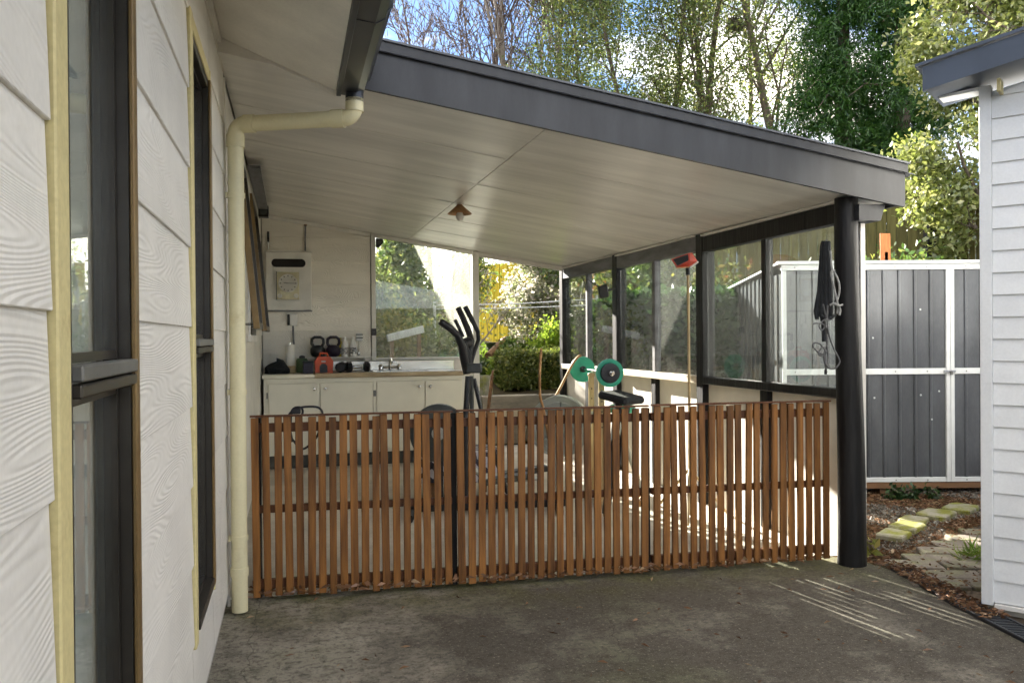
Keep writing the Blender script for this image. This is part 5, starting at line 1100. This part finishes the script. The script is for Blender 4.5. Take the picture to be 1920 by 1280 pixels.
def hedge(c, hx, hy, hh, z, leaf, nl, ls, label, rot=0, name='clipped_hedge'):
    root = thing(name, (c[0], c[1], z), label, 'hedge'); cr_, sr = math.cos(rot), math.sin(rot)
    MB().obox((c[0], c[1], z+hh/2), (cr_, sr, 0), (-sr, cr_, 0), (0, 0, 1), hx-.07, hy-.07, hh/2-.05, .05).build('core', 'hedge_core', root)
    u = nrg.random((nl, 3))*2-1; f = nrg.integers(0, 5, nl); u[f == 0, 2] = 1; u[f == 1, 1] = -1; u[f == 2, 0] = -1; u[f == 3, 0] = 1; u[f == 4, 1] = np.where(nrg.random((f == 4).sum()) < .5, 1, -1)
    u *= (1-np.abs(nrg.normal(size=(nl, 1)))*.035); n3 = np.power(np.sum(np.abs(u)**7, 1), -1/7)[:, None]; u = u*np.minimum(1, n3*1.0+.0)
    P = u*np.array([hx, hy, hh/2])+nrg.normal(size=(nl, 3))*.02; X = c[0]+P[:, 0]*cr_-P[:, 1]*sr; Y = c[1]+P[:, 0]*sr+P[:, 1]*cr_
    V_, F_ = leaves(np.stack([X, Y, z+hh/2+P[:, 2]+.02*np.sin(X*9)+.015*np.sin(Y*11+X*4)], -1), ls, .6); fastmesh('foliage', V_, F_, leaf, root)
hedge((3.40, 11.35), .54, .42, .54, .55, 'leaf_hedge', 14000, .045, 'clipped box hedge above the retaining wall')
shx, shy = ground(1385, 9.1)
hedge((4.10, 8.3), .50, 1.1, 1.75, -.0, 'leaf_fern', 13000, .085, 'dense dark green shrub hedge seen through the side windows', .25, 'shrub_hedge')
shrub(1395, 9.3, .75, 2.15, 'leaf_red', 4200, .08, 'shrub with red and lime new leaves above the dark hedge', zoff=-.1)
shrub(1350, 9.9, .7, 1.7, 'leaf_yellow', 3600, .08, 'lime shrub behind the near side window', zoff=-.2)
shrub(1445, 9.6, .6, 1.5, 'leaf_red', 3000, .08, 'reddish shrub peeking over the shed corner', zoff=-.1)
shrub(1250, 11, .8, 1.8, 'leaf_mid', 3800, .09, 'green shrub beyond the middle side window', zoff=-.2)
shrub(1180, 12, .8, 1.8, 'leaf_red', 3000, .09, 'red-tinged shrub beyond the far side window', zoff=-.2)
shrub(1700, 9.8, .7, 1.0, 'leaf_mid', 3000, .08, 'leafy plant behind the shed roof', zoff=.1)
for px, lab in ((1672, 'small fern under the shed edge nearest the post'), (1700, 'small fern under the middle of the shed'), (1745, 'small weed at the foot of the shed doors')): shrub(px, 6.6, .09, .09, 'leaf_fern', 130, .045, lab, 'small_fern', 'ferns along the shed base', cat='fern')
shrub(1626, 4.95, .05, .09, 'leaf_yellow', 60, .06, 'tiny lime weed beside the round black post', 'small_weed', cat='weed')
gx = D(1828, 1025, 4.75); x, y, z = gx.x, gx.y, .012
gr = thing('grass_tuft', (x, y, 0), 'bright yellow-green grass tuft on the pavers by the cabin', 'grass tuft'); V_, F_ = leaves(np.array([x, y, z])+nrg.normal(size=(90, 3))*np.array([.05, .04, .004]), .11, .09, droop=-.7); fastmesh('blades', V_, F_, 'grass', gr)
# loose litter, chips and fallen leaves
def scatter(name, n, xr, yr, size, m, label, cond, asp=.55, zf=None, cat='leaves'):
    P = nrg.random((n*3, 2))*np.array([xr[1]-xr[0], yr[1]-yr[0]])+np.array([xr[0], yr[0]]); ok = cond(P[:, 0], P[:, 1]); P = P[ok][:n]; z = (zf(P[:, 0], P[:, 1]) if zf else np.zeros(len(P)))+nrg.random(len(P))*.006+.003
    V_, F_ = leaves(np.column_stack([P, z]), size, asp, up=.93); V_[:, 2] = np.maximum(V_[:, 2], np.repeat(z, 4)-.001); return tag(fastmesh(name, V_, F_, m), label, cat, kind='stuff')
inpav = lambda x, y: (y > 3.30+(x-3.1)*.35) & (y < 4.02+(x-3.2)*.52)
scatter('bark_litter', 16000, (3.17, 6.2), (3.9, 6.1), .034, 'litter', 'brown bark and dead leaf litter between the path and the shed', lambda x, y: (y > 3.98+(x-3.2)*.50) & (y < 6.75-(x-3.9)*.22), .45, hz, 'litter')
scatter('gravel', 9000, (3.17, 6.0), (4.0, 6.0), .028, 'gravel_chip', 'grey gravel mixed into the bark beside the shed', lambda x, y: (y > 4.05+(x-3.2)*.50) & ((np.sin(x*5)+np.sin(y*6+x*2)) > -.2), .8, hz, 'gravel')
scatter('path_leaves', 320, (3.1, 4.4), (3.3, 4.6), .03, 'litter', 'dead leaves scattered on the pavers', lambda x, y: inpav(x, y), .45, lambda x, y: x*0+.012)
scatter('drain_leaves', 700, (3.02, 3.3), (3.05, 3.95), .032, 'litter', 'dead leaves gathered along the drain', lambda x, y: np.abs((x-3.10)-(y-3.24)*.235-.0) < .075, .45, lambda x, y: x*0+.012)
scatter('fence_leaves', 900, (-.2, 3.0), (4.1, 4.42), .055, 'litter', 'dead leaves piled along the foot of the slat fence', lambda x, y: np.abs(y-(4.325-.063*(x+.2))) < .06, .45, lambda x, y: .02+.03*nrg.random(len(x)))
scatter('yard_leaves', 120, (-.25, 3.0), (1.6, 4.2), .040, 'litter', 'few dead leaves and chips lying on the concrete yard', lambda x, y: y < 4.2, .35)
scatter('lawn_grass', 9000, (-1.4, 4.6), (12.3, 21), .10, 'grass', 'short grass blades over the lawn', lambda x, y: x > -9, .14, lambda x, y: hz(x, y)+.03, 'grass')
